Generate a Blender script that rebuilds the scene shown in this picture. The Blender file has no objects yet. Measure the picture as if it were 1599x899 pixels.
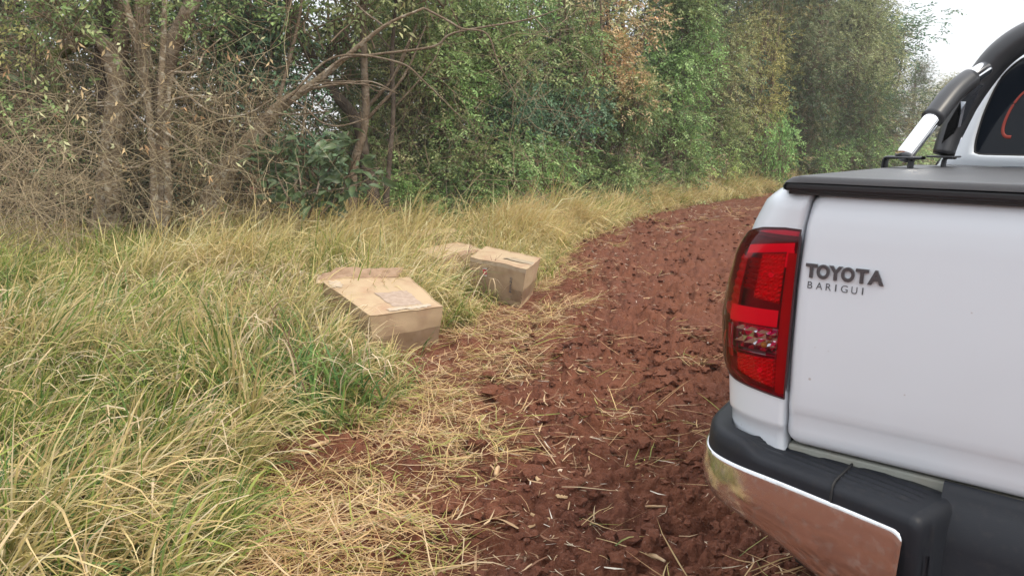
import bpy, math, numpy as np
from mathutils import Matrix, Vector

# ------------------------------------------------------------------ camera, sky, sun, exposure
sc = bpy.context.scene
PITCH, ROLL, CAMH = math.radians(11.3), math.radians(1.1), 1.45
cam_d = bpy.data.cameras.new('camera')
cam = bpy.data.objects.new('camera', cam_d)
sc.collection.objects.link(cam)
cam_d.sensor_width = 36
cam_d.lens = 26
cam_d.clip_start = 0.05
cam_d.clip_end = 2000
cam.matrix_world = (Matrix.Translation((0, 0, CAMH)) @ Matrix.Rotation(math.pi / 2 - PITCH, 4, 'X') @ Matrix.Rotation(ROLL, 4, 'Z'))
sc.camera = cam

SUN_EL, SUN_AZ = math.radians(52), math.radians(128)     # azimuth clockwise from +Y
world = bpy.data.worlds.new('World')
sc.world = world
world.use_nodes = True
wn, wl = world.node_tree.nodes, world.node_tree.links
wn.clear()
w_out = wn.new('ShaderNodeOutputWorld')
w_bg = wn.new('ShaderNodeBackground')
w_bg.inputs['Strength'].default_value = 0.15
w_sky = wn.new('ShaderNodeTexSky')
w_sky.sky_type = 'NISHITA'
w_sky.sun_disc = False
w_sky.sun_elevation = SUN_EL
w_sky.sun_rotation = SUN_AZ
w_sky.dust_density = 3.0
w_sky.air_density = 1.0
w_mix = wn.new('ShaderNodeMixRGB')                        # the even white cloud sheet over the blue
w_mix.inputs['Fac'].default_value = 0.86
w_tc = wn.new('ShaderNodeTexCoord')                       # an overcast sky is brighter overhead than at the horizon
w_sep = wn.new('ShaderNodeSeparateXYZ')
w_cl = wn.new('ShaderNodeMixRGB')
w_cl.use_clamp = False
w_cl.inputs['Color1'].default_value = (4.5, 4.6, 4.75, 1)
w_cl.inputs['Color2'].default_value = (8.8, 9.0, 9.3, 1)
w_nz = wn.new('ShaderNodeTexNoise')
w_nz.inputs['Scale'].default_value = 2.2
w_nz.inputs['Detail'].default_value = 4
w_ad = wn.new('ShaderNodeMath')
w_ad.operation = 'MULTIPLY_ADD'
w_ad.inputs[1].default_value = 0.16
w_mp = wn.new('ShaderNodeMapRange')
w_mp.inputs['From Min'].default_value = 0.08
w_mp.inputs['From Max'].default_value = 1.08
wl.new(w_tc.outputs['Generated'], w_sep.inputs[0])
wl.new(w_tc.outputs['Generated'], w_nz.inputs['Vector'])
wl.new(w_nz.outputs['Fac'], w_ad.inputs[0])
wl.new(w_sep.outputs['Z'], w_ad.inputs[2])
wl.new(w_ad.outputs[0], w_mp.inputs['Value'])
wl.new(w_mp.outputs[0], w_cl.inputs['Fac'])
wl.new(w_cl.outputs[0], w_mix.inputs['Color2'])
wl.new(w_sky.outputs[0], w_mix.inputs['Color1'])
wl.new(w_mix.outputs[0], w_bg.inputs['Color'])
wl.new(w_bg.outputs[0], w_out.inputs['Surface'])

sun_d = bpy.data.lights.new('sun', 'SUN')
sun_d.energy = 1.5
sun_d.angle = math.radians(13)
sun_d.color = (1.0, 0.91, 0.76)
sun = bpy.data.objects.new('sun', sun_d)
sc.collection.objects.link(sun)
_sd = Vector((math.sin(SUN_AZ) * math.cos(SUN_EL), math.cos(SUN_AZ) * math.cos(SUN_EL), math.sin(SUN_EL)))
sun.rotation_euler = _sd.to_track_quat('Z', 'Y').to_euler()

sc.view_settings.view_transform = 'Standard'
sc.view_settings.look = 'None'
sc.view_settings.gamma = 1.0
sc.view_settings.exposure = 0.72
sc.render.engine = 'CYCLES'
sc.cycles.use_denoising = True
sc.cycles.max_bounces = 8
sc.cycles.diffuse_bounces = 3
sc.cycles.transparent_max_bounces = 12

# ------------------------------------------------------------------ helpers
rng = np.random.default_rng(7)
F_PX = 26 / 36 * 1599
_M = np.array(cam.matrix_world.to_3x3())


def at(px, py, Y):
    """world point on the view line through photo pixel (px, py) at world y = Y (a measuring aid)"""
    d = _M @ np.array([px - 799.5, -(py - 449.5), -F_PX])
    t = Y / d[1]
    return np.array([t * d[0], Y, CAMH + t * d[2]])


def onz(px, py, z=0.0):
    d = _M @ np.array([px - 799.5, -(py - 449.5), -F_PX])
    t = (z - CAMH) / d[2]
    return np.array([t * d[0], t * d[1], z])


def tag(o, label=None, cat=None, group=None, kind=None):
    if label: o['label'] = label
    if cat: o['category'] = cat
    if group: o['group'] = group
    if kind: o['kind'] = kind
    return o


def empty(name, loc=(0, 0, 0), parent=None):
    o = bpy.data.objects.new(name, None)
    o.empty_display_size = 0.1
    sc.collection.objects.link(o)
    o.location = loc
    if parent: o.parent = parent
    return o


def obj(name, V, F, mat, parent=None, smooth=True, cols=None, loc=(0, 0, 0), uv=None):
    """V (n,3); F: (m,k) array or list of faces"""
    me = bpy.data.meshes.new(name)
    V = np.asarray(V, dtype=np.float32).reshape(-1, 3)
    if isinstance(F, np.ndarray):
        m, k = F.shape
        me.vertices.add(len(V))
        me.vertices.foreach_set('co', V.ravel())
        me.loops.add(m * k)
        me.loops.foreach_set('vertex_index', F.astype(np.int32).ravel())
        me.polygons.add(m)
        me.polygons.foreach_set('loop_start', np.arange(0, m * k, k, dtype=np.int32))
        me.update(calc_edges=True)
    else:
        me.from_pydata(V.tolist(), [], [tuple(int(i) for i in f) for f in F])
    me.polygons.foreach_set('use_smooth', np.full(len(me.polygons), smooth, dtype=bool))
    if cols is not None:
        a = me.color_attributes.new('col', 'FLOAT_COLOR', 'POINT')
        c = np.ones((len(V), 4), dtype=np.float32)
        c[:, :3] = cols
        a.data.foreach_set('color', c.ravel())
    if mat: me.materials.append(mat)
    o = bpy.data.objects.new(name, me)
    sc.collection.objects.link(o)
    o.location = loc
    if parent: o.parent = parent
    return o


def grid_faces(nr, nc, close=False, flip=False):
    """quads of an nr x nc vertex grid (row major)"""
    r = np.arange(nr - 1)[:, None]
    c = np.arange(nc if close else nc - 1)[None, :]
    c2 = (c + 1) % nc
    a, b, d, e = r * nc + c, r * nc + c2, (r + 1) * nc + c2, (r + 1) * nc + c
    f = np.stack([a, b, d, e], -1).reshape(-1, 4)
    return f[:, ::-1].copy() if flip else f


def nrm(v):
    return v / np.maximum(np.linalg.norm(v, axis=-1, keepdims=True), 1e-9)


def catmull(P, n):
    """smooth a polyline to n points per span"""
    P = np.asarray(P, float)
    Q = np.vstack([2 * P[0] - P[1], P, 2 * P[-1] - P[-2]])
    out = []
    for i in range(1, len(Q) - 2):
        p0, p1, p2, p3 = Q[i - 1], Q[i], Q[i + 1], Q[i + 2]
        for t in np.linspace(0, 1, n, endpoint=False):
            out.append(.5 * ((2 * p1) + (-p0 + p2) * t + (2 * p0 - 5 * p1 + 4 * p2 - p3) * t * t + (-p0 + 3 * p1 - 3 * p2 + p3) * t ** 3))
    out.append(P[-1])
    return np.array(out)


def tubes(P, R, k=3, cap=False):
    """P (n,m,3) paths, R (n,m) radii -> V, F"""
    P = np.asarray(P, float); R = np.asarray(R, float)
    n, m, _ = P.shape
    T = nrm(np.gradient(P, axis=1))
    ref = np.where(np.abs(T[..., 2:3]) > .9, np.array([1., 0, 0]), np.array([0, 0, 1.]))
    S = nrm(np.cross(T, ref)); B = np.cross(T, S)
    a = np.arange(k) * 2 * np.pi / k
    V = P[:, :, None, :] + R[:, :, None, None] * (np.cos(a)[None, None, :, None] * S[:, :, None, :] + np.sin(a)[None, None, :, None] * B[:, :, None, :])
    f = grid_faces(m, k, close=True)
    F = (f[None] + (np.arange(n) * m * k)[:, None, None]).reshape(-1, 4)
    return V.reshape(-1, 3), F


def tube(pts, radii, k=8, n=5, cap=True, rough=0.0, seed=0):
    """one smoothed tube; radii per control point"""
    pr = np.hstack([np.asarray(pts, float), np.asarray(radii, float)[:, None]])
    c = catmull(pr, n)
    P, R = c[:, :3], np.maximum(c[:, 3], 1e-4)
    T = nrm(np.gradient(P, axis=0))
    S = np.cross(T[0], [0, 0, 1.]) if abs(T[0][2]) < .95 else np.cross(T[0], [1., 0, 0])
    S = S / np.linalg.norm(S)
    rows = []
    a = np.arange(k) * 2 * np.pi / k
    r_ = np.random.default_rng(seed)
    lump = 1 + rough * r_.normal(size=(len(P), k))
    if rough:
        lump = (lump + np.roll(lump, 1, 1) + np.roll(lump, 1, 0)) / 3
        flute = 1 + rough * .8 * np.sin(a * 3 + r_.uniform(0, 6))[None] ; lump = lump * flute
    for i in range(len(P)):
        S = S - T[i] * (S @ T[i]); S /= np.linalg.norm(S)
        B = np.cross(T[i], S)
        rows.append(P[i] + R[i] * lump[i][:, None] * (np.cos(a)[:, None] * S + np.sin(a)[:, None] * B))
    V = np.vstack(rows)
    F = [tuple(f) for f in grid_faces(len(P), k, close=True)]
    if cap:
        F.append(tuple(range(k))[::-1]); F.append(tuple(range((len(P) - 1) * k, len(P) * k)))
    return V, F


def join(parts):
    Vs, Fs, o = [], [], 0
    for V, F in parts:
        Vs.append(np.asarray(V, float)); Fs += [tuple(int(i) + o for i in f) for f in F]; o += len(V)
    return np.vstack(Vs), Fs


def joinq(parts):
    Vs, Fs, o = [], [], 0
    for V, F in parts:
        Vs.append(V); Fs.append(F + o); o += len(V)
    return np.vstack(Vs), np.vstack(Fs)


def box(x0, x1, y0, y1, z0, z1):
    V = np.array([(x, y, z) for z in (z0, z1) for y in (y0, y1) for x in (x0, x1)], float)
    F = [(0, 2, 3, 1), (4, 5, 7, 6), (0, 1, 5, 4), (2, 6, 7, 3), (0, 4, 6, 2), (1, 3, 7, 5)]
    return V, F


def bevel(o, w, seg=2):
    m = o.modifiers.new('bevel', 'BEVEL'); m.width = w; m.segments = seg; m.limit_method = 'ANGLE'
    m.angle_limit = math.radians(35)
    return o


def hsh(ix, iy, s):
    h = (ix.astype(np.int64) * 374761393 + iy.astype(np.int64) * 668265263 + s * 1442695041) & 0xffffffff
    h = ((h ^ (h >> 13)) * 1274126177) & 0xffffffff
    h = ((h ^ (h >> 15)) * 2246822519) & 0xffffffff
    return ((h ^ (h >> 16)) & 0xffffff) / float(0xffffff)


def vnoise(x, y, s=0):
    ix, iy = np.floor(x), np.floor(y)
    fx, fy = x - ix, y - iy
    fx, fy = fx * fx * (3 - 2 * fx), fy * fy * (3 - 2 * fy)
    a, b = hsh(ix, iy, s), hsh(ix + 1, iy, s)
    c, d = hsh(ix, iy + 1, s), hsh(ix + 1, iy + 1, s)
    return (a * (1 - fx) + b * fx) * (1 - fy) + (c * (1 - fx) + d * fx) * fy


def fbm(x, y, s=0, o=4):
    v, a, t = 0, 1., 0
    for i in range(o):
        v = v + a * vnoise(x * 2 ** i + 17.3 * i, y * 2 ** i - 9.1 * i, s + i); t += a; a *= .5
    return v / t


def domes(x, y, cell, s, keep=.6):
    """height field of lumps: max over nearby jittered domes of random size"""
    x, y = x / cell, y / cell
    ix, iy = np.floor(x), np.floor(y)
    out = np.zeros_like(x)
    for dx in (-1, 0, 1):
        for dy in (-1, 0, 1):
            jx, jy = ix + dx, iy + dy
            cx, cy = jx + hsh(jx, jy, s), jy + hsh(jx, jy, s + 1)
            r = .32 + .5 * hsh(jx, jy, s + 2)
            st = .75 + .6 * hsh(jx, jy, s + 4)
            k = hsh(jx, jy, s + 3)
            ro = 3.1416 * hsh(jx, jy, s + 5); co, si = np.cos(ro), np.sin(ro)
            ux, uy = (x - cx) * co + (y - cy) * si, (y - cy) * co - (x - cx) * si
            d2 = (ux * st) ** 2 + (uy / st) ** 2 + .25 * np.abs(ux * uy)
            out = np.maximum(out, np.where(k < keep, r * np.sqrt(np.maximum(0, 1 - d2 / (r * r))), 0))
    return out


# ------------------------------------------------------------------ materials
MATS = {}


def mat(name, color=(.5, .5, .5), rough=.6, metal=0., spec=.5, coat=0., noise=None, bump=None, attr=False, trans=0.):
    """noise = (scale, colour2, low, high [, detail]); bump = (scale, strength, distance)"""
    m = bpy.data.materials.new(name); m.use_nodes = True
    n, l = m.node_tree.nodes, m.node_tree.links
    b = n['Principled BSDF']
    b.inputs['Base Color'].default_value = (*color, 1)
    b.inputs['Roughness'].default_value = rough
    b.inputs['Metallic'].default_value = metal
    b.inputs['Specular IOR Level'].default_value = spec
    b.inputs['Coat Weight'].default_value = coat
    b.inputs['Coat Roughness'].default_value = .04
    geo = n.new('ShaderNodeNewGeometry') if False else n.new('ShaderNodeTexCoord')
    src = None
    if attr:
        a = n.new('ShaderNodeVertexColor'); a.layer_name = 'col'; src = a.outputs['Color']
        if name == 'leaf':
            oi = n.new('ShaderNodeObjectInfo'); tx = n.new('ShaderNodeMixRGB'); tx.blend_type = 'MULTIPLY'; tx.inputs['Fac'].default_value = 1
            l.new(src, tx.inputs['Color1']); l.new(oi.outputs['Color'], tx.inputs['Color2']); src = tx.outputs[0]
    if noise:
        t = n.new('ShaderNodeTexNoise'); t.inputs['Scale'].default_value = noise[0]
        t.inputs['Detail'].default_value = noise[4] if len(noise) > 4 else 5
        l.new(geo.outputs['Object'], t.inputs['Vector'])
        r = n.new('ShaderNodeMapRange'); r.inputs['From Min'].default_value = noise[2]; r.inputs['From Max'].default_value = noise[3]
        l.new(t.outputs['Fac'], r.inputs['Value'])
        x = n.new('ShaderNodeMixRGB')
        x.inputs['Color1'].default_value = (*color, 1); x.inputs['Color2'].default_value = (*noise[1], 1)
        if src:
            l.new(src, x.inputs['Color1'])
        l.new(r.outputs[0], x.inputs['Fac']); src = x.outputs[0]
    if src: l.new(src, b.inputs['Base Color'])
    if bump:
        t = n.new('ShaderNodeTexNoise'); t.inputs['Scale'].default_value = bump[0]; t.inputs['Detail'].default_value = 6
        l.new(geo.outputs['Object'], t.inputs['Vector'])
        u = n.new('ShaderNodeBump'); u.inputs['Strength'].default_value = bump[1]; u.inputs['Distance'].default_value = bump[2]
        l.new(t.outputs['Fac'], u.inputs['Height']); l.new(u.outputs[0], b.inputs['Normal'])
    if trans:
        tr = n.new('ShaderNodeBsdfTranslucent'); mx = n.new('ShaderNodeMixShader'); mx.inputs[0].default_value = trans
        if src: l.new(src, tr.inputs['Color'])
        else: tr.inputs['Color'].default_value = (*color, 1)
        l.new(b.outputs[0], mx.inputs[1]); l.new(tr.outputs[0], mx.inputs[2])
        l.new(mx.outputs[0], n['Material Output'].inputs['Surface'])
    MATS[name] = m
    return m


mat('leaf', rough=.45, spec=.35, attr=True, trans=.3)
mat('big_leaf', (.075, .125, .055), rough=.38, spec=.45, noise=(3, (.13, .17, .075), .35, .7), trans=.25)
mat('grass', rough=.55, spec=.3, attr=True, trans=.34)
mat('litter', rough=.75, spec=.2, attr=True)
mat('twig', rough=.85, spec=.2, attr=True)
mat('bark', (.17, .125, .085), .9, spec=.15, noise=(7, (.30, .25, .19), .45, .75), bump=(26, 1.0, .035))
mat('bark_pale', (.24, .185, .125), .9, spec=.15, noise=(14, (.44, .39, .31), .52, .62, 9), bump=(28, 1.0, .03))
mat('bark_moss', (.15, .115, .075), .95, spec=.1, noise=(5, (.10, .12, .035), .42, .6), bump=(30, .9, .02))
mat('bark_dark', (.085, .065, .05), .9, spec=.15, noise=(9, (.16, .13, .10), .45, .75), bump=(38, .9, .015))


def soil_material():
    m = bpy.data.materials.new('red_soil'); m.use_nodes = True
    n, l = m.node_tree.nodes, m.node_tree.links
    b = n['Principled BSDF']; b.inputs['Roughness'].default_value = .95; b.inputs['Specular IOR Level'].default_value = .12
    tc = n.new('ShaderNodeTexCoord')
    def nz(scale, detail, c, lo, hi):
        t = n.new('ShaderNodeTexNoise'); t.inputs['Scale'].default_value = scale; t.inputs['Detail'].default_value = detail
        l.new(tc.outputs['Object'], t.inputs['Vector'])
        r = n.new('ShaderNodeMapRange'); r.inputs['From Min'].default_value = lo; r.inputs['From Max'].default_value = hi
        l.new(t.outputs['Fac'], r.inputs['Value']); return t, r.outputs[0]
    prev = None
    c0 = (.146, .055, .031)
    for scale, det, col, lo, hi, amt in ((2.2, 4, (.110, .042, .029), .4, .7, .7), (14, 6, (.19, .076, .045), .48, .72, .7), (90, 3, (.27, .14, .10), .58, .74, .6), (60, 4, (.070, .026, .019), .58, .72, .75)):
        _, f = nz(scale, det, col, lo, hi)
        mu = n.new('ShaderNodeMath'); mu.operation = 'MULTIPLY'; mu.inputs[1].default_value = amt; l.new(f, mu.inputs[0])
        x = n.new('ShaderNodeMixRGB'); x.inputs['Color2'].default_value = (*col, 1)
        if prev: l.new(prev, x.inputs['Color1'])
        else: x.inputs['Color1'].default_value = (*c0, 1)
        l.new(mu.outputs[0], x.inputs['Fac']); prev = x.outputs[0]
    l.new(prev, b.inputs['Base Color'])
    t1, _ = nz(70, 8, None, 0, 1)
    u = n.new('ShaderNodeBump'); u.inputs['Strength'].default_value = .8; u.inputs['Distance'].default_value = .012
    l.new(t1.outputs['Fac'], u.inputs['Height'])
    v = n.new('ShaderNodeTexVoronoi'); v.inputs['Scale'].default_value = 130; l.new(tc.outputs['Object'], v.inputs['Vector'])
    u2 = n.new('ShaderNodeBump'); u2.inputs['Strength'].default_value = .5; u2.inputs['Distance'].default_value = .006; u2.invert = True
    l.new(v.outputs['Distance'], u2.inputs['Height']); l.new(u.outputs[0], u2.inputs['Normal']); l.new(u2.outputs[0], b.inputs['Normal'])
    MATS['soil'] = m
    return m


soil_material()
# ------------------------------------------------------------------ ground
# edge of the tall grass and edge of the flattened straw, as world x for a given world y
TALL = np.array([(-1.6, 0.5), (-1.25, 1.6), (-.88, 2.24), (-.92, 2.67), (-1.15, 3.1), (-.9, 3.36), (-.5, 3.72), (-.72, 4.3), (-.78, 4.76), (-.48, 5.5), (-.05, 6.25), (.22, 6.95), (.40, 8.4), (.71, 10.28), (2.15, 13.9), (4.5, 18.), (7.3, 22.), (12.5, 29.), (22, 40), (60, 80)])
FLAT = np.array([(-.9, 0.5), (-.45, 1.6), (-.2, 2.26), (.02, 2.71), (.02, 3.33), (.09, 4.28), (.29, 5.15), (.62, 6.44), (.9, 8.5), (1.0, 10.0), (2.3, 13.9), (4.7, 18.), (7.5, 22.), (12.8, 29.), (22.5, 40), (61, 80)])
TREE = np.array([(-9., 6.), (-7, 7.8), (-4.2, 9.6), (-1.2, 10.8), (.8, 12.8), (2.9, 16.), (5.5, 20.5), (8.8, 25.), (14, 32.), (24, 43.), (62, 84)])


def edge_x(tab, y):
    return np.interp(y, tab[:, 1], tab[:, 0])


def sstep(a, b, v):
    t = np.clip((v - a) / (b - a), 0, 1); return t * t * (3 - 2 * t)


BOX1B = np.array([(-.72, 4.95), (-.5, 5.15)])


def ground_h(x, y):
    x, y = np.asarray(x, float), np.asarray(y, float)
    field = sstep(-.25, .25, x - edge_x(TALL, y) - .1)
    near = 1 / (1 + (np.hypot(x, y) / 26) ** 4)
    wx, wy = x + .08 * fbm(x * 5, y * 5, 91, 2), y + .08 * fbm(x * 5, y * 5, 95, 2)
    h = .10 * (fbm(x * .8, y * .8, 3, 3) - .5)
    patch = .35 + 1.1 * fbm(x * 1.7, y * 1.7, 41, 3)
    c = .08 * domes(wx, wy, .17, 11, .5) * patch + .065 * domes(wx, wy, .075, 21, .65) * patch + .036 * domes(x + .02 * (vnoise(x * 40, y * 40, 77) - .5), y + .02 * (vnoise(x * 40, y * 40, 79) - .5), .038, 31, .5) + .014 * domes(x, y, .02, 37, .55)
    c = c + .03 * (fbm(x * 9, y * 9, 51, 3) - .5) + .018 * (fbm(x * 34, y * 34, 61, 3) - .5)
    h = h + (c - .03) * field * near + (1 - field) * .05 * (fbm(x * 3, y * 3, 71, 3) - .3)
    # a low ploughed bank along the verge
    d = x - edge_x(FLAT, y)
    h = h + .05 * np.exp(-((d - .15) / .3) ** 2) * sstep(6.5, 9, y) * near
    # soil pushed up under the corners of the cartons
    # verge rises gently towards the trees
    g = sstep(0.2, 4.5, edge_x(TALL, y) - x)
    h = h + .10 * g
    # settled soil in front of the cartons
    for cx_, cy_, z_ in ((-.62, 4.95, -.02), (.02, 6.35, -.01)):
        k = np.exp(-(((x - cx_) ** 2 + (y - cy_) ** 2) / .16))
        h = h * (1 - .85 * k) + .85 * k * (z_ + .4 * (c - .03))
    h = h + .05 * np.exp(-((x + .30) ** 2 + (y - 5.15) ** 2) / .02) + .06 * np.exp(-((x + .10) ** 2 + (y - 6.15) ** 2) / .02)
    return h


def build_ground():
    a_f = np.radians(np.linspace(-15, 42, 430))
    a_c = np.radians(np.linspace(42, 345, 70)[1:-1])
    ang = np.concatenate([a_f, a_c])
    r = np.concatenate([[.02, .3, .6, .8], np.linspace(.95, 2.0, 70)[:-1], 2.0 + 2.4 * np.linspace(0, 1, 340) ** 1.15, np.geomspace(4.4, 26, 230)[1:], np.geomspace(26, 700, 34)[1:]])
    A, Rr = np.meshgrid(ang, r)
    x, y = Rr * np.sin(A), Rr * np.cos(A)
    z = ground_h(x, y)
    far = sstep(24, 60, Rr)
    z = z * (1 - far) + far * -.05
    V = np.stack([x, y, z], -1).reshape(-1, 3)
    F = grid_faces(len(r), len(ang), close=True)
    o = obj('ground', V, F, MATS['soil'])
    tag(o, kind='structure')


build_ground()


def ico(sub=1):
    import bmesh
    bm = bmesh.new(); bmesh.ops.create_icosphere(bm, subdivisions=sub, radius=1)
    V = np.array([v.co[:] for v in bm.verts]); F = np.array([[v.index for v in f.verts] for f in bm.faces]); bm.free()
    return V, F


def field_points(n, y0, y1, seed, xr=6.0, pw=1.6):
    r_ = np.random.default_rng(seed)
    y = y0 + (y1 - y0) * r_.random(n) ** pw
    x = edge_x(FLAT, y) - .25 + r_.random(n) * (1.0 + y * .75 + 1.2)
    return np.stack([x, y], 1)


def build_clods():
    parts = []
    for n, y0, y1, pw, sub, sd in ((4600, 1.7, 5.4, 1.15, 2, 5), (4600, 4.6, 16, 1.3, 1, 7)):
        Vi, Fi = ico(sub)
        P = field_points(n, y0, y1, sd, pw=pw)
        r_ = np.random.default_rng(sd + 1)
        s = .007 + .026 * r_.random(n) ** 3.0 + .0013 * P[:, 1] * r_.random(n)
        big = r_.random(n) < .03; s[big] *= 2.1
        V = np.repeat(Vi[None], n, 0)
        ph = r_.uniform(0, 50, (n, 1))
        d = 1 + .55 * (vnoise(Vi[None, :, 0] * 1.6 + ph, Vi[None, :, 1] * 1.6 + Vi[None, :, 2] * 1.1 + ph, 3) - .5) * 2 + .35 * (vnoise(Vi[None, :, 0] * 4 + ph, Vi[None, :, 2] * 4 + ph, 8) - .5) * 2
        V = V * d[..., None]
        sc3 = np.stack([r_.uniform(.8, 1.4, n), r_.uniform(.8, 1.3, n), r_.uniform(.5, .9, n)], 1)
        V = V * (s[:, None] * sc3)[:, None, :]
        V[:, :, 0] += P[:, None, 0]; V[:, :, 1] += P[:, None, 1]
        V[:, :, 2] += (ground_h(P[:, 0], P[:, 1]) + s * .15)[:, None]
        F = (Fi[None] + (np.arange(n) * len(Vi))[:, None, None]).reshape(-1, 3)
        parts.append((V.reshape(-1, 3), F))
    V, F = joinq(parts)
    o = obj('soil_clods', V, F, MATS['soil'], smooth=False)
    tag(o, 'loose crumbs and clods of red soil over the ploughed field', 'soil', kind='stuff')


build_clods()


# ------------------------------------------------------------------ grass
def blades(P, z, L, az, th0, th1, w, cb, ct, seg=4, seed=0, wig=.18):
    """ribbon blades: base points P (n,2), heights z, lengths L, lean direction az, start angle th0 and added bend th1"""
    n = len(P); r_ = np.random.default_rng(seed)
    t = (np.arange(seg) + .5) / seg
    th = th0[:, None] + th1[:, None] * t[None] ** 1.4
    azz = az[:, None] + np.cumsum(r_.normal(0, wig, (n, seg)), 1)
    step = (L / seg)[:, None]
    dx, dy, dz = step * np.sin(th) * np.sin(azz), step * np.sin(th) * np.cos(azz), step * np.cos(th)
    X = np.concatenate([np.zeros((n, 1)), np.cumsum(dx, 1)], 1) + P[:, :1]
    Y = np.concatenate([np.zeros((n, 1)), np.cumsum(dy, 1)], 1) + P[:, 1:2]
    Z = np.concatenate([np.zeros((n, 1)), np.cumsum(dz, 1)], 1) + z[:, None]
    floor_ = z[:, None] + .004
    Z = np.maximum(Z, floor_)
    C = np.stack([X, Y, Z], -1)
    tw = az + np.pi / 2 + r_.normal(0, .7, n)
    side = np.stack([np.sin(tw), np.cos(tw), r_.normal(0, .25, n)], -1)
    tt = np.linspace(0, 1, seg + 1)
    wp = np.interp(tt, [0, .25, .6, .85, 1], [.6, 1, .8, .38, .03])
    off = side[:, None, :] * (w[:, None] * wp[None] * .5)[..., None]
    V = np.stack([C - off, C + off], 2).reshape(n, -1, 3)
    f = grid_faces(seg + 1, 2)
    F = (f[None] + (np.arange(n) * (seg + 1) * 2)[:, None, None]).reshape(-1, 4)
    k = (tt ** .8)[None, :, None]
    c = cb[:, None] * (1 - k) + ct[:, None] * k
    c = np.repeat(c[:, :, None], 2, 2).reshape(n, -1, 3)
    return V.reshape(-1, 3), F, c.reshape(-1, 3)


GREEN = np.array([(.13, .20, .045), (.20, .27, .055), (.32, .37, .085), (.09, .165, .045)])
STRAW = np.array([(.82, .60, .32), (.88, .73, .47), (.64, .44, .24), (.84, .66, .34)])
YELG = np.array([(.52, .48, .12), (.70, .58, .22)])


def inside_quad(P, Q):
    """P (n,2) inside convex quad Q (4,2) ccw or cw"""
    s = None; ok = np.ones(len(P), bool)
    cs = []
    for i in range(4):
        a, b = Q[i], Q[(i + 1) % 4]
        cs.append((b[0] - a[0]) * (P[:, 1] - a[1]) - (b[1] - a[1]) * (P[:, 0] - a[0]))
    cs = np.array(cs)
    return (cs > 0).all(0) | (cs < 0).all(0)


BX1T = np.array([(-.945, 4.81, .285), (-.497, 5.14, .275), (-.80, 5.61, .40), (-1.42, 5.42, .40)])
BX1B_ = np.array([(-.93, 4.86, -.04), (-.525, 5.17, -.02), (-.80, 5.68, .05), (-1.40, 5.50, .05)])
BX2T = np.array([(-.395, 6.90, .362), (.119, 6.22, .37), (.265, 6.80, .375), (-.27, 7.56, .37)])
BX2B_ = np.array([(-.40, 6.93, .0), (.075, 6.36, .0), (.20, 6.88, .02), (-.29, 7.55, .02)])
BX3T = np.array([(-.69, 7.15, .33), (-.30, 7.62, .37), (-.62, 8.25, .37), (-1.02, 7.85, .33)])
BX3T[:, 2] -= .05
BX3B_ = BX3T - np.array([0, -.03, .34])
BX4T = np.array([(-1.22, 9.0, .33), (-.62, 9.25, .35), (-.78, 9.75, .34), (-1.36, 9.5, .33)])
BX4T[:, 2] -= .05
BX4B_ = BX4T - np.array([0, -.03, .30])


def grow(Q, k):
    c = Q.mean(0); return c + (Q - c) * k


def grass_mask(P):
    bad = np.zeros(len(P), bool)
    for Q in (BX1T, BX2T, BX3T, BX4T):
        bad |= inside_quad(P, grow(Q[:, :2], 1.04))
    return ~bad


def pick(pal, n, r_):
    return pal[r_.integers(0, len(pal), n)] * r_.uniform(.8, 1.15, (n, 1))


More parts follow.
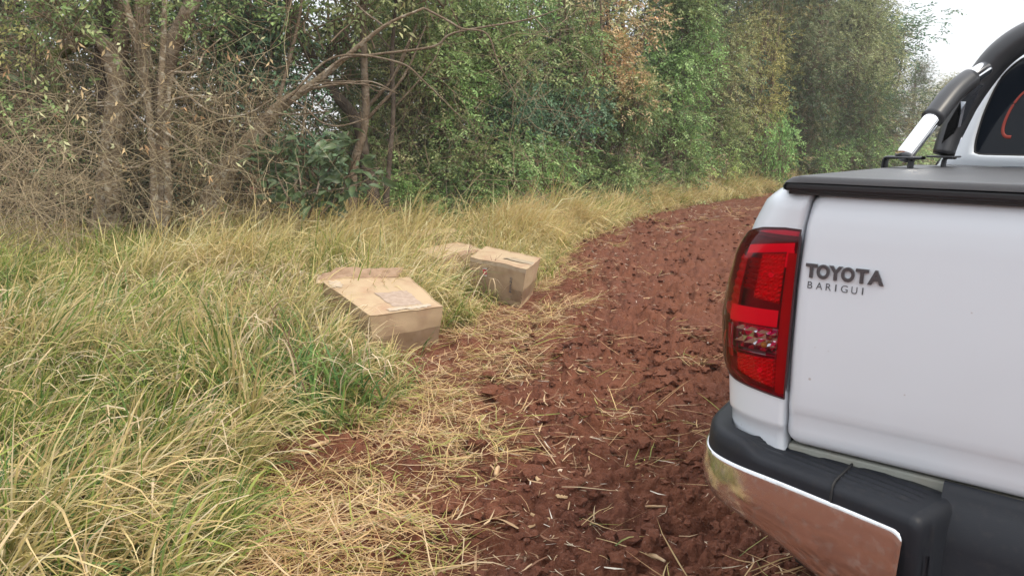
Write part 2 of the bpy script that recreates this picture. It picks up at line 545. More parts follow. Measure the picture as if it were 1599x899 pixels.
def tall_grass():
    r_ = np.random.default_rng(21)
    parts = []
    # tufts over the verge; (count, y range, blade length, segments, width)
    for (nt, bpt, y0, y1, pw, L0, L1, seg, w0, w1, sp) in (
            (2300, 23, 1.3, 6.2, 1.25, .30, .62, 6, .005, .0135, .05),
            (2300, 16, 5.6, 12., 1.0, .34, .68, 3, .007, .012, .085),
            (2600, 13, 9.5, 30., 1.2, .45, .80, 3, .012, .020, .13)):
        y = y0 + (y1 - y0) * r_.random(nt) ** pw
        xe = edge_x(TALL, y)
        xt = edge_x(TREE, y)
        depth = np.minimum(xe - xt - .2, np.where(y < 5, 5.2, 7.0))
        depth = np.maximum(depth, 1.1)
        u = r_.random(nt) ** np.where(y > 9, 1.3, 1.0)
        x = xe - u * depth + (fbm(xe * 0 + y * 3, y * 0 + 3., 5, 3) - .5) * .35
        P = np.stack([x, y], 1)
        az_v = np.abs(np.arctan2(x, y)) < math.radians(44)
        P = P[az_v]
        nt2 = len(P)
        bi = np.repeat(np.arange(nt2), bpt)
        n = len(bi)
        tl = r_.uniform(L0, L1, nt2)
        edge = np.clip((edge_x(TALL, P[:, 1]) - P[:, 0]) / .5, .35, 1)
        tl = tl * (.55 + .45 * edge)
        # mounds and hollows in the sward
        hm = .98 + 1.9 * (fbm(P[:, 0] * 1.9 + 7, P[:, 1] * 1.9, 61, 2) - .5)
        for mx_, my_, ms_, ma_ in ((-1.35, 2.95, .42, .42), (-.80, 4.05, .34, .10), (-2.1, 4.3, .55, -.30), (-2.5, 3.2, .4, .15), (-1.2, 3.75, .28, -.30), (-1.2, 2.45, .3, .2), (-1.05, 6.7, .4, .3), (-1.1, 8.3, .8, .3)):
            hm = hm + ma_ * np.exp(-((P[:, 0] - mx_) ** 2 + (P[:, 1] - my_) ** 2) / ms_ ** 2)
        if y1 > 20: hm = np.maximum(hm, .95)
        tl = tl * np.clip(hm, .42, 1.45)
        # trodden lower just in front of the cartons
        for cx_, cy_, k, s_ in ((-.55, 4.78, .40, .42), (-.95, 4.60, .55, .35), (-.95, 5.3, .75, .5), (-.05, 6.1, .40, .5), (-.33, 6.3, .40, .36)):
            d = np.hypot(P[:, 0] - cx_, P[:, 1] - cy_)
            tl = tl * (1 - (1 - k) * np.exp(-(d / s_) ** 2))
        a = r_.uniform(0, 2 * np.pi, n); rad = sp * np.abs(r_.normal(0, 1, n))
        B = P[bi] + np.stack([np.sin(a), np.cos(a)], 1) * rad[:, None]
        keep = grass_mask(B)
        a, B, bi = a[keep], B[keep], bi[keep]; n = len(B)
        # a common lean to the lower right, as if combed by the wind
        taz = 1.9 + 3.2 * (fbm(P[:, 0] * 1.1 + 2, P[:, 1] * 1.1, 71, 2) - .5) + r_.normal(0, .35, nt2)
        az = np.where(r_.random(n) < .78, taz[bi] + r_.normal(0, .38, n), a)
        L = tl[bi] * r_.uniform(.55, 1.15, n)
        th0 = np.abs(r_.normal(.26, .20, n)); th1 = np.abs(r_.normal(1.55, .75, n))
        dryn = fbm(P[:, 0] * .9 + 3, P[:, 1] * .9, 131, 3)
        dry_sun_t = np.clip((dryn - .5) * 3.2 + .50 + .42 * sstep(6.5, 9., P[:, 1]) + .20 * sstep(-1.6, -.6, P[:, 0]) * (P[:, 1] < 4.2) + .25 * (P[:, 1] > 12), .12, .97)
        rr = r_.random(n)
        dry_sun_t = np.clip(dry_sun_t * (.60 + .25 * sstep(6, 9, P[:, 1])) + r_.normal(0, .16, nt2) + .75 * (hm - .98) - .22 * (P[:, 1] < 6), .05, .97)  # pale crests and green hollows: sun and shade painted into the dryness
        isd = rr < dry_sun_t[bi] * .85
        mid = (rr < dry_sun_t[bi] * .85 + .34) & ~isd
        cb = pick(GREEN, n, r_); ct = pick(GREEN, n, r_) * 1.25
        cy = pick(YELG, n, r_); cs = pick(STRAW, n, r_)
        cb = np.where(mid[:, None], pick(GREEN, n, r_), cb); ct = np.where(mid[:, None], cy * .45 + cs * .55, ct)
        cb = np.where(isd[:, None], cb * .5 + cy * .2, cb * .7); ct = np.where(isd[:, None], cs, ct)
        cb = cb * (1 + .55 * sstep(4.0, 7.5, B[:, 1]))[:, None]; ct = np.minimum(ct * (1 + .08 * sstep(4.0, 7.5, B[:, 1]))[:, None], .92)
        w = r_.uniform(w0, w1, n)
        z = ground_h(B[:, 0], B[:, 1]) - .01
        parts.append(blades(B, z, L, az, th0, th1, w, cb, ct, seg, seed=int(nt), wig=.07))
    # broad fresh blades in the hollows
    cen = np.array([(-1.15, 3.75), (-1.0, 3.95), (-2.2, 4.4), (-2.6, 4.7), (-1.7, 4.6), (-3.0, 3.6), (-1.9, 2.4), (-2.7, 5.6), (-1.6, 2.1), (-3.4, 5.0)])
    n = 900; q = r_.integers(0, len(cen), n); B = cen[q] + r_.normal(0, .20, (n, 2))
    a = r_.uniform(0, 6.28, n); g = np.array([(.08, .17, .05), (.13, .23, .06), (.18, .28, .07)])
    c = pick(g, n, r_)
    parts.append(blades(B, ground_h(B[:, 0], B[:, 1]), r_.uniform(.22, .46, n), a, np.abs(r_.normal(.3, .2, n)), np.abs(r_.normal(1.0, .5, n)), r_.uniform(.009, .017, n), c * .9, c * 1.2, 5, seed=77, wig=.08))
    # a few long bleached blades arching over the rest
    n = 1300; y = 1.5 + 5.5 * r_.random(n) ** 1.3; B = np.stack([edge_x(TALL, y) - .1 - r_.random(n) * 3.2, y], 1); B = B[grass_mask(B)]; n = len(B)
    c = pick(np.array([(.86, .70, .48), (.80, .62, .38)]), n, r_)
    parts.append(blades(B, ground_h(B[:, 0], B[:, 1]) + .12, r_.uniform(.30, .52, n), r_.normal(1.9, .8, n), np.abs(r_.normal(.25, .2, n)), np.abs(r_.normal(1.9, .6, n)), r_.uniform(.005, .011, n), c * .6, c, 5, seed=78, wig=.07))
    V = np.vstack([p[0] for p in parts]); C = np.vstack([p[2] for p in parts])
    o = 0; Fs = []
    for p in parts: Fs.append(p[1] + o); o += len(p[0])
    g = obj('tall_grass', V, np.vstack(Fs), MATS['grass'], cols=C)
    tag(g, 'tall half dried grass with green bases and straw tips along the trees', 'grass', kind='stuff')


def flat_straw():
    r_ = np.random.default_rng(33)
    n = 30000
    y = 1.5 + 20 * r_.random(n) ** 2.6
    a, b = edge_x(TALL, y) - .35, edge_x(FLAT, y) + .05
    x = a + (b - a) * r_.random(n) ** .9 + (fbm(y * 3, y * 0 + 8., 9, 3) - .5) * .5
    dens = fbm(x * 2.2, y * 2.2, 201, 3)
    f = (x - edge_x(TALL, y)) / np.maximum(edge_x(FLAT, y) - edge_x(TALL, y), .1)
    k = (dens > .33 + .25 * np.clip(f, 0, 1.3)) & grass_mask(np.stack([x, y], 1)) & (np.hypot(x + .62, y - 4.93) > .24) & (np.hypot(x - .0, y - 6.3) > .25)
    x, y = x[k], y[k]
    # scattered wisps and small mats out in the field
    nm = 150
    mp = field_points(nm, 1.9, 17, 44, pw=1.3); rad = r_.uniform(.03, .17, nm)
    m_i = r_.integers(0, nm, 3600)
    ex = mp[m_i, 0] + r_.normal(0, 1, 3600) * rad[m_i] * .8; ey = mp[m_i, 1] + r_.normal(0, 1, 3600) * rad[m_i]
    x, y = np.concatenate([x, ex]), np.concatenate([y, ey])
    n = len(x)
    L = r_.uniform(.07, .30, n) * np.where(y > 9, 1.3, 1.0); w = r_.uniform(.0025, .0065, n) * np.maximum(1, y / 7)
    th0 = np.pi / 2 - np.abs(r_.normal(.22, .22, n)); th1 = r_.normal(.35, .35, n)
    az = r_.uniform(0, 2 * np.pi, n)
    az = np.where(r_.random(n) < .5, r_.normal(2.2, .7, n), az)
    z = ground_h(x, y) + np.abs(r_.normal(0, .018, n))
    g = r_.random(n) < .22
    cs = pick(STRAW, n, r_) * np.array([.80, .74, .70]); cg = pick(GREEN, n, r_) * 1.2; cy = pick(YELG, n, r_)
    cb = np.where(g[:, None], cg, cs); ct = np.where(g[:, None], cy, cs * 1.05)
    V, F, C = blades(np.stack([x, y], 1), z, L, az, th0, th1, w, cb, ct, 4, seed=5, wig=.16)
    o = obj('flattened_grass', V, F, MATS['grass'], cols=C)
    tag(o, 'flattened dry grass and wisps of straw lying on the soil', 'straw', kind='stuff')
    # short crumbs of maize straw over the field
    n = 7000
    P = field_points(n, 1.7, 19, 55, pw=1.7)
    P2 = np.stack([edge_x(TALL, P[:3200, 1]) + r_.random(3200) * 1.3, P[:3200, 1]], 1); P = np.vstack([P, P2]); n = len(P)
    L = .015 + .095 * r_.random(n) ** 2.2; L *= np.maximum(1, P[:, 1] / 7)
    w = (.0016 + .0065 * r_.random(n) ** 1.6) * np.maximum(1, P[:, 1] / 6)
    z = ground_h(P[:, 0], P[:, 1]) + .003 + .004 * r_.random(n)
    c = pick(np.array([(.50, .40, .28), (.40, .27, .16), (.62, .55, .45), (.30, .17, .10)]), n, r_)
    V, F, C = blades(P, z, L, r_.uniform(0, 6.28, n), np.full(n, 1.5), r_.normal(0, .4, n), w, c, c, 2, seed=8, wig=.2)
    n3 = 1500
    y3 = 1.6 + 9 * r_.random(n3) ** 1.8
    x3 = edge_x(TALL, y3) + (edge_x(FLAT, y3) + .35 - edge_x(TALL, y3)) * r_.random(n3)
    z3 = ground_h(x3, y3) + .006 + .03 * r_.random(n3)
    c3 = pick(np.array([(.42, .27, .15), (.50, .35, .21), (.32, .18, .10), (.24, .12, .07)]), n3, r_)
    V3, F3, C3 = blades(np.stack([x3, y3], 1), z3, r_.uniform(.03, .12, n3), r_.uniform(0, 6.28, n3), r_.normal(1.5, .25, n3), r_.normal(0, .5, n3), r_.uniform(.004, .012, n3), c3, c3 * .9, 3, seed=18, wig=.3)
    F = np.vstack([F, F3 + len(V)]); V = np.vstack([V, V3]); C = np.vstack([C, C3])
    o = obj('straw_litter', V, F, MATS['litter'], cols=C)
    tag(o, 'small pale bits of maize straw strewn over the red soil', 'straw', kind='stuff')


tall_grass()
flat_straw()

# ------------------------------------------------------------------ trees along the verge
PAL = {
    'mid': [(.078, .112, .040), (.105, .145, .055), (.060, .088, .034), (.14, .165, .07)],
    'bright': [(.09, .15, .05), (.13, .20, .07), (.17, .23, .10), (.065, .11, .04)],
    'teal': [(.036, .070, .040), (.050, .090, .050), (.030, .055, .032), (.075, .115, .065)],
    'olive': [(.105, .12, .050), (.14, .15, .07), (.085, .10, .045), (.18, .18, .09)],
    'grey': [(.14, .15, .085), (.17, .175, .10), (.12, .125, .07), (.20, .195, .12)],  # grey green leaves, lightened as well for haze over the far trees
    'dry': [(.27, .18, .10), (.22, .14, .075), (.33, .24, .14), (.17, .13, .06), (.13, .13, .055)],
    'yellow': [(.20, .20, .075), (.25, .24, .10), (.15, .17, .06)],
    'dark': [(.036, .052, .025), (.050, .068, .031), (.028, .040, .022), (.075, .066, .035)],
    'brown': [(.13, .095, .05), (.09, .07, .04), (.17, .13, .07), (.06, .07, .03)],
}
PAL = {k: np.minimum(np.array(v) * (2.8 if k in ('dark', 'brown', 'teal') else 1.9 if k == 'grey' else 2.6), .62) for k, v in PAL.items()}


def rand_unit(n, r_):
    return nrm(r_.normal(size=(n, 3)))


def sprig_leaves(P, A, N, L, k, leafL, leafW, C, r_):
    """k leaflets alternating along every sprig; -> V, F, colours (two triangles per leaflet)"""
    n = len(P)
    S_ = nrm(np.cross(A, N)); N = np.cross(S_, A)
    j = np.arange(k)
    t = (j + .6) / k
    droop = -.35 * (t ** 2)[None, :, None] * np.array([0, 0, 1.]) * L[:, None, None]
    Bp = P[:, None] + A[:, None] * (L[:, None] * t[None])[..., None] + droop
    sg = np.where(j % 2 == 0, 1., -1.)[None, :, None]
    end = (j == k - 1)[None, :, None]
    ax = nrm(A[:, None] * np.where(end, 1.2, .55) + S_[:, None] * sg * np.where(end, .15, .9) + r_.normal(0, .22, (n, k, 3)) + np.array([0, 0, -.22]))
    nn = nrm(N[:, None] + r_.normal(0, .45, (n, k, 3)))
    ss = nrm(np.cross(ax, nn)); nn = np.cross(ss, ax)
    ll = leafL[:, None, None] * r_.uniform(.65, 1.2, (n, k, 1)); ww = leafW[:, None, None] * r_.uniform(.8, 1.2, (n, k, 1))
    v0 = Bp; v1 = Bp + ax * ll * .45 + ss * ww * .5 + nn * ww * .16; v2 = Bp + ax * ll - nn * ll * .08; v3 = Bp + ax * ll * .45 - ss * ww * .5 + nn * ww * .16
    V = np.stack([v0, v1, v2, v3], 2).reshape(-1, 3)
    m = n * k; b = np.arange(m)[:, None] * 4
    F = np.concatenate([b + np.array([[0, 1, 2]]), b + np.array([[0, 2, 3]])], 1).reshape(-1, 3)
    c = C[:, None] * r_.uniform(.75, 1.3, (n, k, 1))
    c = np.repeat(c.reshape(-1, 1, 3), 4, 1).reshape(-1, 3)
    return V, F, c


def foliage(blobs, leaf, seed, nspr=14, k=6, csize=.17, twig=True):
    """blobs: (centre, radius, clusters, palette[, squash]) -> leaf geometry, twig geometry"""
    r_ = np.random.default_rng(seed)
    CP, CC, CO = [], [], []
    for bl in blobs:
        c, r, nc, pal = bl[:4]
        u = rand_unit(nc, r_); rad = r * r_.random(nc) ** .45
        p = np.asarray(c) + u * rad[:, None] * np.array([1, 1, .85])
        CP.append(p); CO.append(u)
        q = PAL[pal]; base = q[r_.integers(0, len(q), nc)]
        CC.append(base * r_.uniform(.85, 1.2, (nc, 1)))
    CP, CC, CO = np.vstack(CP), np.vstack(CC), np.vstack(CO)
    k_ = CP[:, 2] > .12
    CP, CC, CO = CP[k_], CC[k_], CO[k_]
    n = len(CP) * nspr; ci = np.repeat(np.arange(len(CP)), nspr)
    cs = csize * r_.uniform(.7, 1.35, len(CP))
    g = r_.normal(size=(n, 3)) * cs[ci][:, None] * np.array([1, 1, .75])
    P = CP[ci] + g
    A = nrm(nrm(g) * .7 + CO[ci] * .5 + r_.normal(0, .45, (n, 3)) + np.array([0, 0, -.10]))
    N = nrm(np.array([0, 0, 1.]) + r_.normal(0, .5, (n, 3)) + CO[ci] * .3)
    col = CC[ci] * r_.uniform(.85, 1.15, (n, 1))
    sc_ = r_.uniform(.8, 1.2, n)
    L = leaf * 2.2 * sc_
    lv = sprig_leaves(P, A, N, L, k, leaf * sc_, leaf * .45 * sc_, col, r_)
    tw = None
    if twig:
        # a twig for some of the sprigs and a stem through every cluster
        pick_ = r_.random(n) < .09
        a = P[pick_]; b = a + A[pick_] * L[pick_][:, None]
        m0 = (a + b) / 2 + r_.normal(0, .01, a.shape)
        T1 = np.stack([a, m0, b], 1); R1 = np.full((len(a), 3), .0018 * max(1, leaf / .055)); R1[:, 2] *= .4
        s = CP + CO * .1; e = CP - CO * r_.uniform(.3, .9, (len(CP), 1)) - np.array([0, 0, 1.]) * r_.uniform(.1, .6, (len(CP), 1))
        mid = (s + e) / 2 + r_.normal(0, .07, s.shape)
        T2 = np.stack([s, (s + mid) / 2 + r_.normal(0, .02, s.shape), mid], 1); T3 = np.stack([mid, (mid + e) / 2 + r_.normal(0, .03, s.shape), e], 1)
        R2 = np.tile(np.array([.003, .005, .006]), (len(CP), 1)) * max(1, leaf / .06); R3 = np.tile(np.array([.006, .008, .010]), (len(CP), 1)) * max(1, leaf / .06)
        tw = joinq([tubes(T1, R1, 3), tubes(T2, R2, 3), tubes(T3, R3, 3)])
    return lv, tw


def add_crown(e, blobs, leaf, seed, **kw):
    o_ = np.array(e.location)
    (V, F, c), tw = foliage(blobs, leaf, seed, **kw)
    out = [obj('crown', V - o_, F, MATS['leaf'], e, cols=c, smooth=False)]
    if tw is not None:
        V, F = tw
        r_ = np.random.default_rng(seed + 1)
        cc = np.repeat(r_.uniform(.7, 1.3, (len(V) // 3 + 1, 1)), 3, 0)[:len(V)] * np.array([[.20, .15, .10]])
        t = obj('twigs', V - o_, F, MATS['twig'], e, cols=cc); t['kind'] = 'stuff'; out.append(t)
    return out


SHARED = {}


def limb(e, pts, rad, bark, name='branch', k=8, seed=0, rough=.10, n=5):
    V, F = tube(np.asarray(pts, float) - np.array(e.location), rad, k, n, True, rough, seed)
    return obj(name, V, F, MATS[bark], e)


def verge_tree(i, px, Y, name, label, pals, H, R=.8, leaf=.055, dens=1., low=.35, stems=3, bark='bark', group='trees and bushes in the hedge along the verge', k=6, nspr=14, above=None, csize=.17, share=None, tint=None):
    """share = (key, H0, R0, leaf0): trees with the same key use one crown mesh, turned and scaled"""
    r_ = np.random.default_rng(100 + i)
    b = at(px, 400, Y); b[2] = 0
    z0 = float(ground_h(b[0], b[1])) - .03
    e = empty(name, (b[0], b[1], z0)); tag(e, label, 'tree' if 'tree' in name else 'bush', group)
    base0 = np.array([b[0], b[1], z0])
    if share and share[0] in SHARED:
        objs, lb, (H0, R0) = SHARED[share[0]]
        a = r_.uniform(0, 6.28); sx, sz = R / R0, H / H0
        for o in objs:
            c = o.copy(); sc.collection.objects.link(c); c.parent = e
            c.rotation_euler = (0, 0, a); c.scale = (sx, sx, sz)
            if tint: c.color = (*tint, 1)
        ca, sa = math.cos(a), math.sin(a)
        blobs = [(base0 + np.array([(q[0] * ca - q[1] * sa) * sx, (q[0] * sa + q[1] * ca) * sx, q[2] * sz]),) for q in lb]
    else:
        Hn, Rn, ln, cn = H, R, leaf, csize
        if share: Hn, Rn, ln = share[1:4]; cn = .17 * Rn / .85
        blobs = []
        z = low
        while z < Hn - .2:
            for q in range(2):
                a = r_.uniform(0, 6.28); rr = Rn * r_.uniform(.1, .75)
                c = b + np.array([math.cos(a) * rr, math.sin(a) * rr * .8 - .12, z + r_.uniform(-.25, .25)])
                f = (z - low) / (Hn - low)
                pl = pals[min(int(f * len(pals) + r_.uniform(-.3, .3)), len(pals) - 1)] if f > 0 else pals[0]
                rad = Rn * r_.uniform(.45, .75) * (1 - .35 * max(0, f - .75) / .25)
                c[2] = min(c[2], Hn - rad * .9 - cn)
                vis = 1.0 if c[2] < (above or 99) else .25
                blobs.append((c, rad, max(3, int(13 * dens * (rad / .5) ** 2 * vis)), pl))
            z += .42 * (Rn / .8)
        objs = add_crown(e, blobs, ln, 300 + i, nspr=nspr, k=k, csize=cn)
        if share:
            SHARED[share[0]] = (objs, [q[0] - base0 for q in blobs], (Hn, Rn))
            sx, sz = R / Rn, H / Hn
            for o in objs:
                o.scale = (sx, sx, sz)
            blobs = [(base0 + (q[0] - base0) * np.array([sx, sx, sz]),) for q in blobs]
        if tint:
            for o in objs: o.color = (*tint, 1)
    for s in range(stems):
        a = r_.uniform(-.9, .9)
        top = b + np.array([a * R * .8, r_.uniform(-.3, .3) * R, H * r_.uniform(.75, .95)])
        base = b + np.array([a * .25, r_.uniform(-.12, .12), z0])
        m1 = base * .66 + top * .34 + np.array([r_.normal() * .12, r_.normal() * .08, 0]); m2 = base * .33 + top * .67 + np.array([r_.normal() * .18, 0, 0])
        r0 = r_.uniform(.03, .07) * (H / 5)
        limb(e, [base, m1, m2, top], [r0 * 1.2, r0 * .85, r0 * .6, r0 * .2], bark, 'trunk', 8, s, .10, 4)
        for q in range(3):
            t = blobs[r_.integers(0, len(blobs))][0]
            st = m1 if t[2] > m1[2] else base * .6 + m1 * .4
            mm = (st + t) / 2 + r_.normal(0, .12, 3)
            limb(e, [st, mm, t], [r0 * .5, r0 * .35, r0 * .1], bark, 'branch', 6, q, .05, 3)
    return e


ABV = 3.6
specs = [
    (1, 560, 12.6, 'hedge_tree', 'loose green tree behind the leaning trunk, sky showing through its left side', ['mid', 'mid', 'olive'], 4.6, .65, .068, .85),
    (2, 628, 11.6, 'hedge_tree', 'brown stemmed green tree right of the sky gap', ['mid', 'olive', 'mid'], 4.6, .75, .068, 1.0),
    (3, 705, 11.9, 'hedge_tree', 'green tree with small bright leaflets above the half buried boxes', ['mid', 'bright', 'mid', 'olive'], 4.8, .8, .072, 1.25),
    (4, 790, 12.8, 'hedge_tree', 'green leafy tree straight behind the box with the red mark', ['bright', 'teal', 'mid', 'bright', 'olive'], 5.0, .85, .075, 1.25),
    (5, 872, 13.9, 'hedge_tree', 'dark green tree with a few dry brown leaves, left of the brown leaved tree', ['mid', 'teal', 'mid', 'olive', 'dry'], 5.2, .85, .078, 1.2),
    (6, 945, 15.2, 'hedge_tree', 'tree hung with clusters of dry brown leaves, mid picture', ['mid', 'mid', 'dry', 'dry', 'dry'], 5.4, .85, .082, 1.2),
    (7, 1030, 18.0, 'hedge_tree', 'bright green tree standing forward where the verge turns right', ['mid', 'bright', 'bright', 'bright', 'mid', 'olive'], 6.0, 1.0, .085, 1.2),
    (8, 1100, 21.3, 'hedge_tree', 'olive tree with a dark hollow, right of the bright green one', ['mid', 'olive', 'olive', 'dark'], 7.0, 1.15, .066, 1.25),
    (9, 1165, 24.0, 'hedge_tree', 'yellowish leaved tree above the vivid green bush', ['olive', 'yellow', 'olive', 'dark'], 7.8, 1.2, .068, 1.25),
    (10, 1225, 27.0, 'hedge_tree', 'dark tree with wide flat boughs high over the verge', ['dark', 'dark', 'grey', 'grey'], 9.2, 1.5, .075, 1.25),
    (11, 1292, 30.5, 'hedge_tree', 'tall grey green tree whose crown leans over towards the open sky', ['grey', 'olive', 'grey', 'grey'], 10.2, 1.7, .082, 1.25),
    (12, 1306, 35.0, 'hedge_tree', 'tall grey green tree at the left edge of the open sky', ['mid', 'grey', 'grey', 'grey'], 10.2, 1.6, .09, 1.2),
    (13, 1352, 40.0, 'hedge_tree', 'pale olive tree above the chrome tube, its top sloping down to the right', ['mid', 'grey', 'grey'], at(1352, 30, 40)[2], 1.1, .115, .95),
    (14, 1408, 46.0, 'hedge_tree', 'small far olive tree just left of the black roll bar sleeve', ['grey', 'olive', 'grey'], at(1408, 84, 46)[2], 1.1, .125, .95),
]
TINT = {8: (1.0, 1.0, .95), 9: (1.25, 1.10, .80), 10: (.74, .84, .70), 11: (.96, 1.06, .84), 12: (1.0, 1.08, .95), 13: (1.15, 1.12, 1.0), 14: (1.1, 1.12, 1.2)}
for s in specs:
    sh_ = None
    if s[0] >= 8:
        sh_ = (('tall_a', 7.5, 1.2, .068) if s[0] in (8, 9, 12, 14) else ('tall_b', 8.0, 1.35, .072))
    verge_tree(s[0], s[1], s[2], s[3], s[4], s[5], s[6], s[7], s[8], .8 if sh_ else s[9], above=ABV if s[2] < 16 else None, csize=.17 * max(1, s[2] / 16), nspr=14 if s[0] < 8 else 13, share=sh_, tint=TINT.get(s[0]))
for i, (px, py, Y, lab) in enumerate(((1458, 112, 50, 'far rounded olive tree between the open sky and the roll bar sleeve'), (1505, 120, 56, 'far olive tree right behind the black roll bar sleeve'), (1550, 122, 62, 'farthest pale tree seen between roll bar hoop and sky'), (1620, 105, 70, 'far tree of the hedge hidden behind the truck cab'), (1700, 105, 80, 'last far tree of the hedge beyond the right edge'))):
    verge_tree(60 + i, px, Y, 'hedge_tree', lab, ['grey', 'olive', 'dry'], at(px, py, Y)[2], 2.2, .15, .6, nspr=10, csize=.35, share=('tall_b', 8.0, 1.35, .072), tint=(1.15 + .1 * i, 1.12 + .05 * i, 1.1 + .1 * i))  # each farther tree tinted lighter, haze put into the leaf colour

# bushes at the foot of the hedge
low = [
    (30, 1192, 23.2, 'vivid green bush at the end of the grass strip', ['bright', 'bright'], 2.9, .8, .07),
    (31, 1325, 30.5, 'fresh green bush left of the truck bed cover', ['bright', 'mid'], 3.3, 1.3, .085),
    (32, 1255, 26.5, 'low dull green bush between the two fresh green ones', ['mid', 'olive'], 1.9, 1.1, .08),
    (33, 1090, 20.8, 'low olive bush above the golden grass, right half', ['olive', 'yellow'], 1.6, 1.0, .07),
    (34, 1000, 17.4, 'low green bush beneath the bright green tree', ['mid', 'olive'], 1.15, .7, .075),
    (35, 915, 15.0, 'blue green bush beneath the brown leaved tree', ['teal', 'mid'], 1.3, .7, .07),
    (36, 835, 13.3, 'low olive bush with thin dry stems over the golden grass', ['olive', 'mid'], 1.1, .65, .065),
    (37, 757, 12.0, 'low green bush behind the farthest box', ['bright', 'mid'], 1.25, .6, .065),
    (38, 668, 11.2, 'low green bush just left of the farthest box', ['mid', 'teal'], 1.2, .6, .065),
    (39, 605, 10.9, 'small leafed bush right of the large leaved shrub', ['mid', 'bright'], 1.3, .5, .06),
    (42, 545, 12.4, 'dark bush low behind the large leaved shrub', ['dark', 'mid'], 1.5, .8, .06),
    (43, 480, 12.8, 'dark bush low behind the leaning trunk', ['dark', 'teal'], 1.7, .8, .06),
    (44, 330, 12.0, 'dark bush low behind the foot of the leaning trunk', ['dark', 'teal'], 1.5, .8, .06),
    (45, 200, 11.6, 'dark bush low behind the gnarled trunk', ['dark', 'brown'], 1.5, .8, .06),
    (40, 1390, 36, 'low grey bush behind the corner of the bed cover', ['grey', 'mid'], 2.2, 1.5, .09),
    (41, 1450, 43, 'low grey bush behind the foot of the chrome tube', ['grey', 'olive'], 2.4, 1.8, .10),
]
for (i, px, Y, lab, pals, H, R, leaf) in low:
    kd = 'dark' if 'dark' in pals else 'green'
    verge_tree(i, px, Y, 'hedge_bush', lab, {'dark': ['dark', 'teal'], 'green': ['mid', 'bright', 'olive']}[kd], H, R, leaf, 1.15, .2, 4, 'bark_pale', nspr=12, csize=.14 * max(1, Y / 15),
               share=(kd + ('_wide' if R > .95 * H / 1.6 else '_tall'), 1.5, .75, .062), tint={'bright': (.95, 1.08, .95), 'mid': (.95, 1.0, .9), 'olive': (1.25, 1.08, .9), 'teal': (.7, .85, .9), 'grey': (1.2, 1.1, 1.2), 'dark': (1, 1, 1)}[pals[0]])

# second row closing the hedge from behind
labs = ['leftmost dark tree in the shade behind the dead twigs', 'dark tree behind the thick gnarled trunk', 'dark tree behind the many stemmed tree', 'dim tree seen between the many stemmed and leaning trunks', 'dark blue green tree left of the sky gap',
        'dark tree right of the sky gap, behind the brown stems', 'dark tree behind the small bright leaflets', 'dark tree behind the box with the red mark and its green tree', 'dark tree behind the brown leaved tree', 'dark tree seen in the hollow right of the brown leaved tree',
        'dark tree behind the bright green tree', 'dark tree behind the yellowish tree', 'dark tree behind the flat boughs', 'dim tall tree behind the grey green trees', 'dim grey tree nearest the open sky']
back = [(-40, 10.6), (70, 11.4), (190, 12.2), (300, 12.6), (405, 13.2), (640, 14.2), (735, 14.8), (830, 15.9), (925, 18.), (1005, 20.5), (1075, 24.), (1150, 27.5), (1215, 31.5), (1275, 36.), (1310, 41.)]
for i, ((px, Y), lab) in enumerate(zip(back, labs)):
    H = 6.0 if Y < 16 else 7.5 if Y < 24 else 9.0
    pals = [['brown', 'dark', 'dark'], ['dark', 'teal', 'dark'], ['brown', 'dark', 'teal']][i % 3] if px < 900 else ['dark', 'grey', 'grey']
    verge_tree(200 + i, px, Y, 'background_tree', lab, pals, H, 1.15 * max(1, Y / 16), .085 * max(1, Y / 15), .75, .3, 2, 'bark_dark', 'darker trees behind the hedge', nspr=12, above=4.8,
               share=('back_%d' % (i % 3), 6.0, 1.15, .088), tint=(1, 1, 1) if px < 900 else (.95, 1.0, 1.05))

# --- the thick gnarled trunk
def P_(l, Y, dY=0.):
    return [at(p[0], p[1], Y + (dY[i] if hasattr(dY, '__len__') else 0)) for i, p in enumerate(l)]


b = at(171, 345, 9.0); b[2] = 0
e = empty('gnarled_tree', tuple(b)); tag(e, 'old tree with a thick twisted mossy trunk behind the dead twigs at left', 'tree')
limb(e, P_([(168, 372), (170, 318), (173, 262), (178, 200), (185, 140), (176, 92), (150, 58), (118, 46)], 9.0), [0.180, 0.144, 0.122, 0.119, 0.108, 0.101, 0.086, 0.058], 'bark_pale', 'trunk', 14, 2, .16)
limb(e, P_([(176, 250), (165, 170), (160, 100), (163, 0), (160, -120), (150, -300)], 9.2), [0.086, 0.079, 0.083, 0.076, 0.065, 0.036], 'bark_dark', 'trunk', 12, 3, .12)
limb(e, P_([(183, 150), (188, 60), (192, -20), (205, -160)], 9.05), [0.079, 0.090, 0.086, 0.058], 'bark', 'trunk', 12, 4, .12)
limb(e, P_([(146, 60), (105, 75), (85, 100), (92, 170), (108, 230)], 8.9), [0.072, 0.072, 0.061, 0.050, 0.029], 'bark_moss', 'branch', 12, 5, .16)
limb(e, P_([(150, 52), (95, 42), (72, 10), (60, -60)], 9.1), [0.065, 0.061, 0.050, 0.036], 'bark_moss', 'branch', 12, 6, .14)
limb(e, P_([(172, 330), (165, 240), (176, 205), (182, 190)], 8.85), [0.050, 0.043, 0.036, 0.014], 'bark_pale', 'branch', 10, 7, .2)
